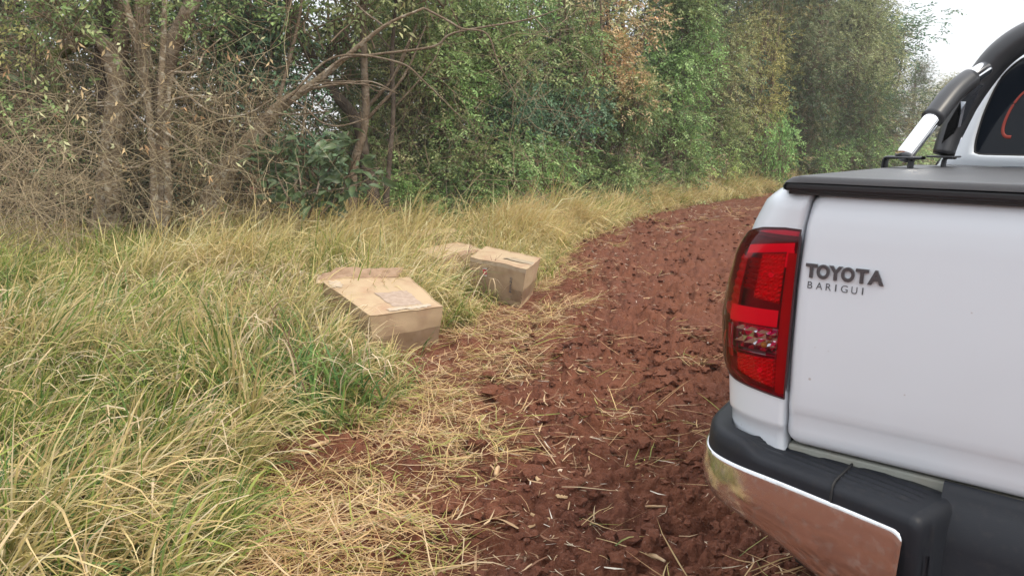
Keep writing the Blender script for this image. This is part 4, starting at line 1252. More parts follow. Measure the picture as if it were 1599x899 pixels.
# --- lettering
def text_obj(name, s, size, ext, offset, material, parent, x, z, y, w=None, bev=0.0):
    cu = bpy.data.curves.new(name, 'FONT'); cu.body = s; cu.size = size; cu.extrude = ext; cu.offset = offset; cu.bevel_depth = bev
    cu.resolution_u = 6
    tmp = bpy.data.objects.new('tmp', cu); sc.collection.objects.link(tmp)
    bpy.context.view_layer.update()
    me = bpy.data.meshes.new_from_object(tmp.evaluated_get(bpy.context.evaluated_depsgraph_get()))
    bpy.data.objects.remove(tmp); bpy.data.curves.remove(cu)
    me.name = name
    v = np.array([q.co[:] for q in me.vertices])
    x0, x1 = v[:, 0].min(), v[:, 0].max()
    sx = 1 if w is None else w / (x1 - x0)
    z0 = 0.0
    nv = np.stack([x + (v[:, 0] - x0) * sx, y - v[:, 2], z + v[:, 1] - z0], 1)
    me.vertices.foreach_set('co', nv.astype(np.float32).ravel())
    me.materials.clear(); me.materials.append(material)
    o = bpy.data.objects.new(name, me); sc.collection.objects.link(o)
    if parent: o.parent = parent
    return o


bz = 1.1815
emblem = None
lx = [.001, .0235, .0470, .0715, .0985, .1220]
lw = [.0235, .0255, .0270, .0255, .0245, .0300]
V, F = box(.004, .150, -.0062, -.0045, bz + .011, bz + .012)
for ch, x, w in zip('TOYOTA', lx, lw):
    o = text_obj('letter', ch, .0385, .0024, .0012, MATS['badge_chrome'], None if emblem is None else emblem, x, bz, -.0085, w, .0006)
    if emblem is None:
        emblem = empty('maker_badge', (0, 0, 0), truck); o.parent = emblem
em2 = empty('dealer_badge', (0, 0, 0), truck)
for ch, x, w in zip('BARIGUI', [.0075, .0245, .0440, .0622, .0735, .0935, .1135], [.0095, .0125, .0105, .0024, .0130, .0110, .0024]):
    text_obj('letter', ch, .0215, .0002, -.0001, MATS['grey_print'], em2, x, 1.1565, -.0071, w)

# --- tail lamps
lt = np.concatenate([np.linspace(.055, np.pi / 2, 26), np.pi / 2 + np.array([.03, .06, .09, .12])])


def lamp_shell(off, n=26, inset=0., t0=None, t1=None):
    tt = lt if t0 is None else np.linspace(t0, t1, 26)
    zb, zt = lamp_bounds(tt)
    v = np.linspace(0, 1, n)[:, None]
    Z = (zb + inset)[None] * (1 - v) + (zt - inset)[None] * v
    T = np.repeat(tt[None], n, 0)
    bulge = off * np.minimum(1, np.minimum(v, 1 - v) * 14) ** .5 * np.minimum(1, np.minimum(T - tt[0] + .02, tt[-1] - T + .02) * 12) ** .5
    return S(T, Z, bulge + .0005, XL), T, Z


def make_lamp(side):
    m_ = (lambda V: V) if side == 0 else mir
    fl = (lambda F: [tuple(f)[::-1] for f in F]) if side == 0 else (lambda F: [tuple(f) for f in F])
    lamp = empty('tail_lamp', (0, 0, 0), truck)
    # housing: back shell 45 mm deep and its side walls
    A, _, _ = lamp_shell(.001); B = A.copy()
    Bk, _, _ = lamp_shell(-.03, inset=.004)
    n, c = A.shape[:2]
    V = np.vstack([A.reshape(-1, 3), Bk.reshape(-1, 3)]); N = n * c
    F = [tuple(f + N) for f in grid_faces(n, c)]
    ringi = [q for q in range(c)] + [r * c + c - 1 for r in range(1, n)] + [(n - 1) * c + q for q in range(c - 2, -1, -1)] + [r * c for r in range(n - 2, 0, -1)]
    for i in range(len(ringi)):
        j = (i + 1) % len(ringi); F.append((ringi[i], ringi[j], N + ringi[j], N + ringi[i]))
    obj('housing', m_(V), fl(F), MATS['lamp_housing'], lamp)

    def patch(name, t0, t1, z0, z1, depth, mt, nt=12, nz=8, fac=0., z0r=None, z1r=None, parent=lamp):
        tt = np.linspace(t0, t1, nt); v = np.linspace(0, 1, nz)[:, None]
        za = np.linspace(z0, z0 if z0r is None else z0r, nt); zb = np.linspace(z1, z1 if z1r is None else z1r, nt)
        Z = za[None] * (1 - v) + zb[None] * v; T = np.repeat(tt[None], nz, 0)
        i, j = np.meshgrid(np.arange(nt), np.arange(nz))
        d = depth + (fac * (np.where((i % 2) & (j % 2), 1.0, -1.0) + .5 * (hsh(i, j, 5) - .5)) if fac else 0)
        G = S(T, Z, d, XL)
        return obj(name, m_(G.reshape(-1, 3)), fl(grid_faces(nz, nt)), mt, parent, smooth=(fac == 0))
    # angles grow from the gap (right in the picture) outwards; z0/z1 at the gap side, z0r/z1r at the outer side
    patch('reflector', .13, .98, 1.228, 1.247, -.006, MATS['lamp_red'], z0r=1.208, z1r=1.228)
    patch('reflector', .12, .225, 1.192, 1.230, -.006, MATS['lamp_red'], 3, 4)
    patch('facet_panel', .25, .66, 1.108, 1.222, -.012, MATS['lamp_bright'], 13, 23, .0026, 1.112, 1.214)
    patch('facet_panel', .68, .96, 1.125, 1.20, -.016, MATS['lamp_dark_red'], 9, 13, .004)
    patch('facet_panel', .97, 1.38, 1.05, 1.20, -.010, MATS['lamp_mid_red'], 11, 17, .002)
    patch('facet_panel', 1.0, 1.4, .96, 1.035, -.008, MATS['lamp_mid_red'], 5, 5)
    patch('reflector', .22, 1.05, 1.058, 1.096, -.004, MATS['lamp_red'], z0r=1.048, z1r=1.086)
    patch('facet_panel', .215, .94, .914, .984, -.011, MATS['lamp_bright'], 21, 15, .0022, .932, .974)
    patch('side_band', .06, .19, .91, 1.225, -.003, MATS['lamp_mid_red'], 5, 12)
    patch('side_band', .97, 1.6, .97, 1.22, -.018, MATS['lamp_mid_red'], 8, 12)
    patch('side_band', .06, 1.2, 1.252, 1.27, -.012, MATS['lamp_housing'], 8, 3)
    # bulbs
    for t, z in ((.42, 1.17), (.45, .95)):
        c = S(t, z, -.012, XL); Vi, Fi = ico(2)
        obj('bulb', m_(Vi * .006 + c), fl(Fi), MATS['lamp_red'], lamp)
    # clear window in the middle: chrome bowl, thin silver frame, own clear lens
    cw = patch('reverse_lamp', .20, .93, .996, 1.051, -.014, MATS['lamp_facets'], 8, 5, .006, .988, 1.045)
    c = S(.38, 1.012, -.008, XL); Vi, Fi = ico(2)
    obj('bulb', m_(Vi * .007 + c), fl(Fi), MATS['amber'], cw)
    fr = []
    for (t0, z0, t1, z1) in ((.19, 1.054, .90, 1.047), (.19, .9945, .95, .986), (.19, 1.054, .19, .9945), (.90, 1.047, .95, .986), (.20, .993, .215, .912), (.215, .912, .60, .916), (.60, .916, .93, .94), (.93, .94, .96, .985)):
        tt = np.linspace(t0, t1, 8); zz = np.linspace(z0, z1, 8)
        P = S(tt, zz, .0018, XL)
        fr.append(tubes(P[None], np.full((1, 8), .0008), 4))
    Vf, Ff = joinq(fr)
    obj('frame', m_(Vf), fl(Ff), MATS['silver'], cw)
    # outer lens: red everywhere but the clear window
    G, T, Z = lamp_shell(.006, 40)
    n, c = G.shape[:2]; fr_, fc_ = [], []
    for f in grid_faces(n, c):
        r0, c0 = divmod(int(f[0]), c); t, z = T[r0, c0] + .02, Z[r0, c0] + .004
        k = (t - .2) / .72
        (fc_ if (.17 < t < .93 and 1.0 - .008 * k - .004 < z < 1.052 - .006 * k) else fr_).append(tuple(f))
    obj('red_lens', m_(G.reshape(-1, 3)), fl(fr_), MATS['red_lens'], lamp)
    obj('clear_lens', m_(G.reshape(-1, 3)), fl(fc_), MATS['clear_lens'], lamp)
    # dark frame line round the lens
    bi = [G[0, q] for q in range(c)] + [G[r, -1] for r in range(1, n)] + [G[-1, q] for q in range(c - 2, -1, -1)] + [G[r, 0] for r in range(n - 2, -1, -1)]
    V, F = tubes(np.array(bi)[None], np.full((1, len(bi)), .0018), 6)
    obj('seal', m_(V), fl(F), MATS['lamp_seal'], lamp)


make_lamp(0)
make_lamp(1)

# --- bumper
PL = catmull([(-.222, .46), (-.222, .25), (-.216, .12), (-.200, .045), (-.166, -.010), (-.099, -.046), (.009, -.074), (.117, -.104), (.208, -.130), (.262, -.148)], 8)
tn = nrm(np.gradient(PL, axis=0)); nin = np.stack([-tn[:, 1], tn[:, 0]], 1)        # towards the body
arc = np.concatenate([[0], np.cumsum(np.linalg.norm(np.diff(PL, axis=0), axis=1))])
up_corner = 1 - sstep(-.105, -.045, PL[:, 0])                  # 1 round the corner, 0 on the step
ridge = [0, .0022, .0022, 0]
prof = [(.030, .68), (.012, .690), (.004, .700), (.0008, .744), (.0015, .760), (.004, .771), (.011, .7775), (.020, .7795), (.034, .780)]
for k in range(5):
    b_ = .040 + k * .022
    prof += [(b_, .780), (b_ + .003, .7825), (b_ + .013, .7825), (b_ + .016, .780)]
prof += [(.156, .7795), (.165, .776)]
prof = np.array(prof)
depth_corner = .055
rows = []
for i in range(len(PL)):
    u = up_corner[i]
    s_full = prof[:, 0]
    s_c = np.where(s_full > .02, .02 + (s_full - .02) * (depth_corner - .02) / .145, s_full)
    s_ = s_full * (1 - u) + s_c * u
    fade = sstep(.245, .215, PL[i, 0])
    z = prof[:, 1] + u * .021 * sstep(.745, .779, prof[:, 1]) - (1 - u) * .002 * (prof[:, 1] > .7801) * 0
    z = z - (1 - (1 - u) * fade) * .0025 * (prof[:, 1] > .7801)
    z[:2] -= .155 * sstep(.10, .22, PL[i, 0])
    rows.append(np.stack([PL[i, 0] + nin[i, 0] * s_, PL[i, 1] + nin[i, 1] * s_, z], -1))
G = np.array(rows)
V = G.reshape(-1, 3); F = [tuple(f) for f in grid_faces(*G.shape[:2])]
# shoulder round the end of the chrome and the low middle of the bumper
mid_prof = []
for x, y in ((.262, -.148), (.270, -.150), (.279, -.149), (.286, -.143), (.291, -.130)):
    mid_prof.append((x, y))
sh = []
for k, (x, y) in enumerate(mid_prof):
    dn = [0, .0015, .007, .017, .034][k]
    row = G[-1].copy(); row[:, 0] += (x - .262); row[:, 1] += np.where(prof[:, 0] < .03, (y + .148), (y + .148) * .3)
    row[:, 2] -= dn * sstep(.70, .76, prof[:, 1])
    sh.append(row)
Gs = np.array(sh)
zed = Gs[-1].copy(); zed[:, 0] += .010; zed[:, 2] = np.where(prof[:, 1] > .70, .56, zed[:, 2]); zed[:, 1] = np.maximum(zed[:, 1], -.12)
Gs = np.concatenate([Gs, zed[None]])
parts_b = [(V, F), (Gs.reshape(-1, 3), [tuple(f) for f in grid_faces(*Gs.shape[:2])])]
half = join(parts_b)
full = both(half[0], [f[::-1] for f in half[1]])
xm = np.linspace(.30, TW - .30, 12)
mp = [(.01, .8035), (-.010, .8025), (-.014, .79), (-.03, .772), (-.052, .745), (-.064, .70), (-.070, .62), (-.078, .60), (-.12, .592), (-.15, .586), (-.158, .575), (-.158, .50), (-.13, .46), (-.02, .45)]
Gm = np.array([[(x, y - .012 * (1 - ((x - .71) / .41) ** 2), z) for y, z in mp] for x in xm])
full = join([full, (Gm.reshape(-1, 3), [tuple(f) for f in grid_faces(*Gm.shape[:2], flip=True)])])
bump_o = obj('bumper', full[0], full[1], MATS['black_plastic'], truck)
bump_o.data.update()
# chrome face plates with a rounded end corner
for side in (0, 1):
    sel = np.concatenate([np.linspace(0, arc[-1] - .030, 60), arc[-1] - .004 - .022 * (1 - np.sin(np.linspace(0, np.pi / 2, 12)))])
    PX = np.stack([np.interp(sel, arc, PL[:, 0]), np.interp(sel, arc, PL[:, 1])], 1)
    tn2 = nrm(np.gradient(PX, axis=0)); out = -np.stack([-tn2[:, 1], tn2[:, 0]], 1)
    dist = arc[-1] - .004 - sel
    rr = .022
    drop = np.where(dist < rr, rr - np.sqrt(np.maximum(0, rr ** 2 - (rr - dist) ** 2)), 0)
    ztop = .745 - drop
    # lower edge sweeps up towards the side of the truck
    zbot = np.interp(PX[:, 0], [-.23, -.2, -.15, -.08, 0, .1, .2, .27], [.69, .655, .632, .622, .600, .566, .545, .535])
    zbot = np.where(PX[:, 1] > .05, .66 + (PX[:, 1] - .05) * .08, zbot)
    pv = [(0, .000), (.004, .0035), (.02, .0052), (.10, .0062), (.3, .009), (.5, .010), (.7, .0085), (.88, .004), (.95, -.001), (1, -.010)]
    rows = []
    for k, (f_, o_) in enumerate(pv):
        z = ztop + (zbot - ztop) * f_
        rows.append(np.stack([PX[:, 0] + out[:, 0] * o_, PX[:, 1] + out[:, 1] * o_, z], -1))
    G = np.array(rows)
    V = G.reshape(-1, 3)
    F = [tuple(f) for f in grid_faces(*G.shape[:2])]
    if side: V = mir(V); F = [f[::-1] for f in F]
    c_ = obj('chrome_face', V, F, MATS['dusty_chrome'], bump_o)
# joint across the step pad
for x_ in (.118, TW - .118):
    s1 = 1 if x_ < .7 else -1
    P = np.array([(x_ + s1 * .010, .035, .7835), (x_ + s1 * .006, -.02, .784), (x_, -.080, .7838), (x_ - s1 * .001, -.098, .7785), (x_ - s1 * .001, -.1045, .765), (x_ - s1 * .001, -.1055, .748)])
    V, F = tubes(P[None], np.full((1, 6), .003), 5)
    obj('joint', V, F, MATS['gap_black'], bump_o)
# number plate in the well
V, F = box(.51, .91, -.095, -.088, .63, .75)
bevel(obj('number_plate', V, F, MATS['silver'], bump_o, smooth=False), .004)

# --- soft load bed cover
ny = 30
ys = np.linspace(-.018, 1.53, ny)
prof_c = [(-.070, 1.358), (-.073, 1.366), (-.068, 1.375), (-.055, 1.384), (-.035, 1.388), (.0, 1.3885)]
rows = []
for i, y in enumerate(ys):
    xs_ = [p[0] for p in prof_c] + list(np.linspace(.1, TW - .1, 16)) + [TW - p[0] for p in prof_c[::-1]]
    zs_ = [p[1] for p in prof_c] + [1.3885 + .002 * math.sin((x - .1) / (TW - .2) * math.pi) for x in np.linspace(.1, TW - .1, 16)] + [p[1] for p in prof_c[::-1]]
    r_ = np.stack([xs_, np.full(len(xs_), y), zs_], 1)
    rows.append(r_)
G = np.array(rows)
k = np.array([1.0]) 
# rear edge rolls down
e = []
for dy, dz in ((-.0035, -.013), (-.003, -.006), (-.0015, -.002)):
    r_ = G[0].copy(); r_[:, 1] += dy; r_[:, 2] = np.maximum(r_[:, 2] + dz, 1.3745); r_[:, 2] = np.minimum(r_[:, 2], G[0][:, 2]); e.append(r_)
G = np.concatenate([np.array(e), G])
# rounded rear corners in plan
for rr_ in range(len(G)):
    dy = .028 - (G[rr_, 0, 1] + .02)
    if dy > 0: 
        sft = dy * .55
        G[rr_, :6, 0] += sft * np.array([1, 1, 1, .9, .6, .2]); G[rr_, -6:, 0] -= sft * np.array([.2, .6, .9, 1, 1, 1])
cov = obj('bed_cover', G.reshape(-1, 3), [tuple(f) for f in grid_faces(*G.shape[:2])], MATS['vinyl_cover'], truck)
V, F = box(-.058, TW + .058, -.016, 1.5, 1.3575, 1.376)
bevel(obj('cover_rail', V, F, MATS['rubber_seal'], cov, smooth=False), .006, 3)
V, F = box(-.050, TW + .05, .0, .05, 1.350, 1.362)
obj('rubber_seal', V, F, MATS['rubber_seal'], cov, smooth=False)

# --- cab
cab = empty('cab', (0, 0, 0), truck)
CZ = [1.00, 1.30, 1.39, 1.47, 1.60, 1.70, 1.77, 1.815, 1.84, 1.85]
CX = [-.13, -.055, .018, .048, .095, .148, .208, .29, .40, .71]


def cab_ring(y, s=1.0, zmax=1.85, x_in=0.0):
    L = [(x + x_in, z) for x, z in zip(CX, CZ)]
    L = [(x, 1.0 + (z - 1.0) * (zmax - 1.0) / .85) for x, z in L]
    Rr = [(TW - x, z) for x, z in L[:-1][::-1]]
    return L + Rr


secs = [(1.66, 1.0, 1.85, .012), (1.685, 1.0, 1.852, .0), (1.95, 1, 1.868, -.004), (2.5, 1, 1.872, -.004), (2.9, 1, 1.84, .0), (3.2, 1, 1.70, .01), (3.55, 1, 1.38, .02), (3.75, 1, 1.20, .03)]
G = []
for i, (y, s, zm, xi) in enumerate(secs):
    R_ = cab_ring(y, s, zm, xi)
    G.append([(x, y + (0.12 * (z - 1.39) if i < 2 else 0), z) for x, z in R_])
G = np.array(G)
V = G.reshape(-1, 3); n, c = G.shape[:2]
F = [tuple(f)[::-1] for f in grid_faces(n, c)]
# rear wall: ring round the glass
obj('cab_shell', V, F, MATS['white_paint'], cab)
CXW = [.16, .133, .130, .134, .147, .178, .215, .25, .32, .45, .71]
CZW = [1.4285, 1.438, 1.47, 1.52, 1.60, 1.70, 1.752, 1.778, 1.797, 1.803, 1.806]


def rear_y(z): return 1.66 + .12 * (z - 1.39)


outer = [(x + .012, z) for x, z in zip(CX, CZ)]
# resample both loops to the same count
def resamp(L, n):
    L = np.array(L, float); s = np.concatenate([[0], np.cumsum(np.linalg.norm(np.diff(L, axis=0), axis=1))])
    q = np.linspace(0, s[-1], n); return np.stack([np.interp(q, s, L[:, 0]), np.interp(q, s, L[:, 1])], 1)
oL = resamp(catmull([(x, z) for x, z in outer[2:]], 5), 40)
iL = resamp(catmull(list(zip(CXW[1:], CZW[1:])), 5), 40)
oB = np.stack([np.linspace(TW / 2, oL[0, 0], 16), np.full(16, oL[0, 1])], 1)[:-1]
iBx = np.linspace(TW / 2, .165, 12); iB = np.vstack([np.stack([iBx, np.full(12, 1.4285)], 1), [(.150, 1.4295), (.139, 1.4335), ]])
iB = resamp(iB, 16)[:-1] if False else np.vstack([iB, [(.1345, 1.436)]])
oC, iC = np.vstack([oB, oL]), np.vstack([iB, iL])
m_ = min(len(oC), len(iC)); oC, iC = oC[-m_:], iC[-m_:]
rings = []
for f_, dy in ((0, 0), (.35, -.006), (.8, -.009), (.93, -.008), (.985, -.003), (1.0, .006)):
    Q = oC * (1 - f_) + iC * f_
    rings.append(np.stack([Q[:, 0], rear_y(Q[:, 1]) + dy, Q[:, 1]], 1))
G = np.array(rings); V = G.reshape(-1, 3); F = [tuple(f) for f in grid_faces(*G.shape[:2], flip=True)]
V, F = both(V, F)
obj('rear_wall', V, F, MATS['white_paint'], cab)
loop = rings[-1]; loopr = mir(loop)[::-1]
lp = np.vstack([loop, loopr]); V = lp.copy(); V[:, 1] += -.003
rw = obj('rear_window', V, [tuple(range(len(V)))], MATS['dark_glass'], cab, smooth=False)
V, F = tubes(np.vstack([lp, lp[:1]])[None] + np.array([0, -.002, 0]), np.full((1, len(lp) + 1), .006), 6)
obj('window_seal', V, F, MATS['gap_black'], rw)
# red painted stroke on the glass
st = [(.268, 1.665), (.245, 1.635), (.226, 1.595), (.214, 1.55), (.212, 1.515), (.222, 1.497), (.240, 1.494)]
c_ = catmull(st, 6)
P = np.stack([c_[:, 0], rear_y(c_[:, 1]) - .0025, c_[:, 1]], 1)
V, F = tubes(P[None], np.full((1, len(P)), .0055) * np.concatenate([np.linspace(.6, 1.1, len(P))])[None], 8)
V[:, 1] = rear_y(V[:, 2]) + .004 + (V[:, 1] - rear_y(V[:, 2]) ) * .25 - .0035
obj('red_stroke', V, F, MATS['red_paint'], rw)
for k, st in enumerate(([(.300, 1.70), (.285, 1.66), (.292, 1.63)], [(.262, 1.545), (.28, 1.535), (.292, 1.55)])):
    pass
# lower cab body and bonnet
LZ = [.42, .55, .75, .95, 1.05, 1.14]
LX = [-.10, -.125, -.15, -.155, -.148, -.12]
ysec = [1.56, 1.6, 2.4, 3.1, 3.6, 3.95, 4.2, 4.32]
G = []
for y in ysec:
    k = sstep(3.5, 4.35, y); tz = np.interp(y, [1.56, 3.3, 4.0, 4.35], [1.14, 1.12, 1.06, .98])
    L = [(x + .16 * k ** 2, min(.42 + (z - .42) * (tz - .42) / .72, tz)) for x, z in zip(LX, LZ)] + [(.05 + .1 * k, tz + .02), (.4, tz + .03), (.71, tz + .032)]
    Rr = [(TW - x, z) for x, z in L[:-1][::-1]]
    G.append([(x, y, z) for x, z in L + Rr])
G = np.array(G); n, c = G.shape[:2]
F = [tuple(f)[::-1] for f in grid_faces(n, c)] + [tuple(range((n - 1) * c, n * c)), tuple(range(c))[::-1]]
Fk = []
for f in F:
    if len(f) == 4:
        pc = G.reshape(-1, 3)[list(f)].mean(0)
    Fk.append(f)
obj('body', G.reshape(-1, 3), Fk, MATS['white_paint'], cab)
V, F = box(-.06, TW + .06, 1.53, 1.57, .5, 1.34); obj('gap', V, F, MATS['gap_black'], cab, smooth=False)
# side windows
for side in (0, 1):
    for (ya, yb, yc, yd) in ((1.92, 2.42, 2.42, 2.02), (2.52, 3.2, 2.95, 2.52)):
        q = np.array([(np.interp(z, CZ, CX) - .012, y, z) for y, z in ((ya, 1.30), (yb, 1.30), (yc, 1.74), (yd, 1.74))])
        if side: q = mir(q)
        obj('side_window', q, [(0, 1, 2, 3)], MATS['dark_glass'], cab, smooth=False)
    q = np.array([(-.16, 2.95, 1.10), (-.30, 2.98, 1.10), (-.30, 3.0, 1.26), (-.16, 2.97, 1.26), (-.16, 3.05, 1.10), (-.30, 3.07, 1.12), (-.30, 3.07, 1.24), (-.16, 3.06, 1.26)])
    if side: q = mir(q)
    bevel(obj('wing_mirror', q, [(0, 1, 2, 3), (7, 6, 5, 4), (0, 4, 5, 1), (1, 5, 6, 2), (2, 6, 7, 3), (3, 7, 4, 0)], MATS['white_paint'], cab, smooth=False), .02, 3)
V, F = box(.1, TW - .1, 4.30, 4.37, .62, .93)
bevel(obj('grille', V, F, MATS['black_plastic'], cab, smooth=False), .02)

# --- wheels, arches, frame
for wy in (1.0, 3.65):
    for side in (0, 1):
        wx = -.03 if side == 0 else TW + .03
        w_ = empty('wheel', (wx, wy, .385), truck)
        pr_ = [(.10, .24), (.125, .30), (.125, .345), (.11, .372), (.06, .385), (-.06, .385), (-.11, .372), (-.125, .345), (-.125, .30), (-.10, .24)]
        a = np.linspace(0, 2 * np.pi, 49)[:-1]
        G = np.array([[(x, r * math.cos(t), r * math.sin(t)) for t in a] for x, r in pr_])
        # tread blocks
        for q in (3, 4, 5, 6):
            G[q, ::2] *= np.array([1, .975, .975])
        obj('tyre', G.reshape(-1, 3), [tuple(f) for f in grid_faces(len(pr_), 48, close=True)], MATS['tyre'], w_)
        sx = -1 if side == 0 else 1
        pr2 = [(.10, .245), (.09, .22), (.03, .20), (.02, .05), (.045, .045), (.05, .0)]
        G = np.array([[(sx * x, r * math.cos(t), r * math.sin(t)) for t in a] for x, r in pr2])
        for q in (2, 3):
            G[q, :, 0] += sx * .035 * (np.cos(a * 6) > -.2)
        obj('rim', G.reshape(-1, 3), [tuple(f) for f in grid_faces(len(pr2), 48, close=True)], MATS['alloy'], w_)
        # flared black arch
        a2 = np.linspace(-.15, np.pi + .15, 40)
        x0 = -.155 if side == 0 else TW + .155
        G = np.array([[(x0 + sx * o_, wy + (r) * math.cos(t), .40 + r * math.sin(t)) for t in a2] for o_, r in ((.03, .50), (-.012, .495), (-.018, .44), (.05, .425), (.20, .42))])
        if side == 0 or True:
            G[..., 0] = x0 + np.array([sx * -.0, sx * .03, sx * .035, sx * .02, -sx * .2])[:, None]
        obj('wheel_arch', G.reshape(-1, 3), [tuple(f) for f in grid_faces(5, 40)], MATS['black_plastic'], truck)
V, F = join([box(.2, .3, .1, 4.1, .42, .55), box(TW - .3, TW - .2, .1, 4.1, .42, .55), box(.2, TW - .2, .2, .3, .42, .52), box(.0, TW, .94, 1.06, .34, .44), box(-.08, TW + .08, 1.5, 4.2, .42, .46)])
obj('chassis', V, F, MATS['gap_black'], truck, smooth=False)

# --- roll bar
rb = empty('roll_bar', (0, 0, 0), truck)
hoop = [(.072, 1.36, 1.43), (.082, 1.375, 1.50), (.112, 1.39, 1.60), (.150, 1.40, 1.69), (.196, 1.405, 1.762), (.262, 1.41, 1.815), (.36, 1.41, 1.848), (.52, 1.41, 1.862)]
hoop = hoop + [(TW - x, y, z) for x, y, z in hoop[::-1]]
V, F = tube(hoop, [.034, .036, .040, .044, .046, .046, .046, .046] * 2, 16, 6)
V[:, 1] = 1.40 + (V[:, 1] - 1.40) * 1.7
obj('hoop', V, F, MATS['matt_sleeve'], rb)
for side in (0, 1):
    fx = (lambda V: V) if side == 0 else mir
    A = np.array([.004, .985, 1.423]); Bq = np.array([.062, 1.10, 1.552]); Cq = np.array([.150, 1.33, 1.700]); D = np.array([.185, 1.43, 1.735])
    path = np.array([A, A * .6 + Bq * .4 + np.array([-.0, 0, .0]), Bq, (Bq + Cq) / 2 + np.array([-.006, -.012, .010]), Cq, D])
    V, F = tube(path, [.0265] * 6, 20, 6)
    br = obj('brace', fx(V), F, MATS['chrome'], rb)
    cpt = catmull(path, 12)
    seg = cpt[int(len(cpt) * .37):int(len(cpt) * .76)]
    V, F = tube(seg[::4], [.033] * len(seg[::4]), 20, 3)
    obj('sleeve', fx(V), F, MATS['matt_sleeve'], br)
    for e_ in (seg[0], seg[-1]):
        pass
    # side plate between brace and hoop
    pl = np.array([(.062, 1.30, 1.44), (.090, 1.34, 1.44), (.128, 1.36, 1.59), (.160, 1.36, 1.66), (.150, 1.30, 1.655), (.112, 1.24, 1.60), (.082, 1.25, 1.53)])
    pl2 = pl + np.array([.012, .03, 0])
    nP = len(pl); Fp = [tuple(range(nP)), tuple(range(nP, 2 * nP))[::-1]] + [(i, i + nP, (i + 1) % nP + nP, (i + 1) % nP) for i in range(nP)]
    obj('side_plate', fx(np.vstack([pl, pl2])), Fp, MATS['clear_glass'], rb, smooth=False)
    # foot plates and the bent brackets under them
    Vp, Fp = join([box(-.032, .042, .93, 1.07, 1.417, 1.423), box(.035, .115, 1.22, 1.45, 1.419, 1.425)])
    bevel(obj('foot_plate', fx(Vp), Fp, MATS['matt_sleeve'], rb, smooth=False), .003)
    for (x_, y_) in ((-.036, 1.0), (.040, .98), (.09, 1.32)):
        P = catmull([(x_ + .02, y_, 1.4195), (x_ - .006, y_, 1.418), (x_ - .012, y_, 1.405), (x_ - .012, y_, 1.37)], 5)
        V, F = tubes(P[None], np.full((1, len(P)), .006), 6)
        V[:, 1] = y_ + (V[:, 1] - y_) * 9
        obj('bracket', fx(V), F, MATS['matt_sleeve'], rb)
# ------------------------------------------------------------------ cartons
mat('cardboard', (.44, .325, .205), rough=.8, spec=.2, noise=(5, (.36, .22, .14), .48, .72, 8), bump=(60, .15, .004))
mat('cardboard_side', (.43, .315, .20), rough=.8, spec=.2, noise=(6, (.33, .22, .14), .48, .72, 8), bump=(60, .15, .004))
mat('cardboard_torn', (.34, .23, .155), rough=.9, spec=.1, noise=(25, (.26, .17, .11), .4, .7), bump=(120, .4, .004))
mat('brown_tape', (.235, .16, .10), rough=.28, spec=.45, coat=.15, noise=(18, (.27, .19, .13), .45, .7), bump=(14, .25, .006))
mat('worn_patch', (.34, .25, .19), rough=.6, spec=.3, noise=(30, (.42, .32, .25), .4, .7))
mat('pale_tape', (.50, .40, .30), rough=.22, spec=.5, noise=(18, (.44, .33, .23), .45, .7), bump=(20, .3, .006))
mat('print_grey', (.12, .11, .12), rough=.7)
mat('label_red', (.62, .07, .09), rough=.6)
mat('label_white', (.72, .66, .60), rough=.6)


def bil(Q, u, v):
    """bilinear point on quad Q (4,3) corners (0,0),(1,0),(1,1),(0,1)"""
    u = np.asarray(u)[..., None]; v = np.asarray(v)[..., None]
    return Q[0] * (1 - u) * (1 - v) + Q[1] * u * (1 - v) + Q[2] * u * v + Q[3] * (1 - u) * v


def face_n(Q):
    return nrm(np.cross(Q[1] - Q[0], Q[3] - Q[0]))


def carton_dent(P, seed, amp=.010):
    x, y, z = P[..., 0], P[..., 1], P[..., 2]
    return amp * np.stack([fbm(y * 5 + z * 3, z * 5 + 1., seed, 3) - .5, fbm(x * 5 + 4, z * 5 + y * 2, seed + 9, 3) - .5, fbm(x * 5, y * 5, seed + 20, 3) - .5], -1) * 2


def panel(name, Q, mt, parent, seed, n=18, off=0., u0=0., u1=1., v0=0., v1=1., rag=0., sag=0., amp=.010):
    """one face of a carton as a slightly dented sheet of board; u,v limits make strips and patches on it"""
    n_ = face_n(Q)
    u, v = np.meshgrid(np.linspace(u0, u1, n), np.linspace(v0, v1, n))
    if rag:
        e = (np.abs(v - v1) < 1e-9) | (np.abs(v - v0) < 1e-9)
        v = v + e * (vnoise(u * 40, v * 0 + seed * 1., seed) - .5) * rag
        e = (np.abs(u - u1) < 1e-9) | (np.abs(u - u0) < 1e-9)
        u = u + e * (vnoise(v * 40, u * 0 + seed * 2., seed) - .5) * rag
    P = bil(Q, u, v)
    P = P + carton_dent(P, seed, amp) + n_ * (off + sag * np.sin(np.pi * np.clip(u, 0, 1)) * np.sin(np.pi * np.clip(v, 0, 1)))[..., None]
    return obj(name, P.reshape(-1, 3), grid_faces(n, n), mt, parent)


def carton(T, B, seed, label, front_mats='cardboard_side', sag=.0):
    """T, B: top and bottom corners in the order near-left, near-right, far-right, far-left"""
    c = B.mean(0)
    e = empty('cardboard_carton', c)
    tag(e, label, 'cardboard box', 'cardboard boxes thrown in the grass')
    T, B = T - c, B - c
    Q = {'top': np.array([T[0], T[1], T[2], T[3]]), 'front': np.array([B[0], B[1], T[1], T[0]]), 'right': np.array([B[1], B[2], T[2], T[1]]),
         'left': np.array([B[3], B[0], T[0], T[3]]), 'back': np.array([B[2], B[3], T[3], T[2]])}
    return e, Q


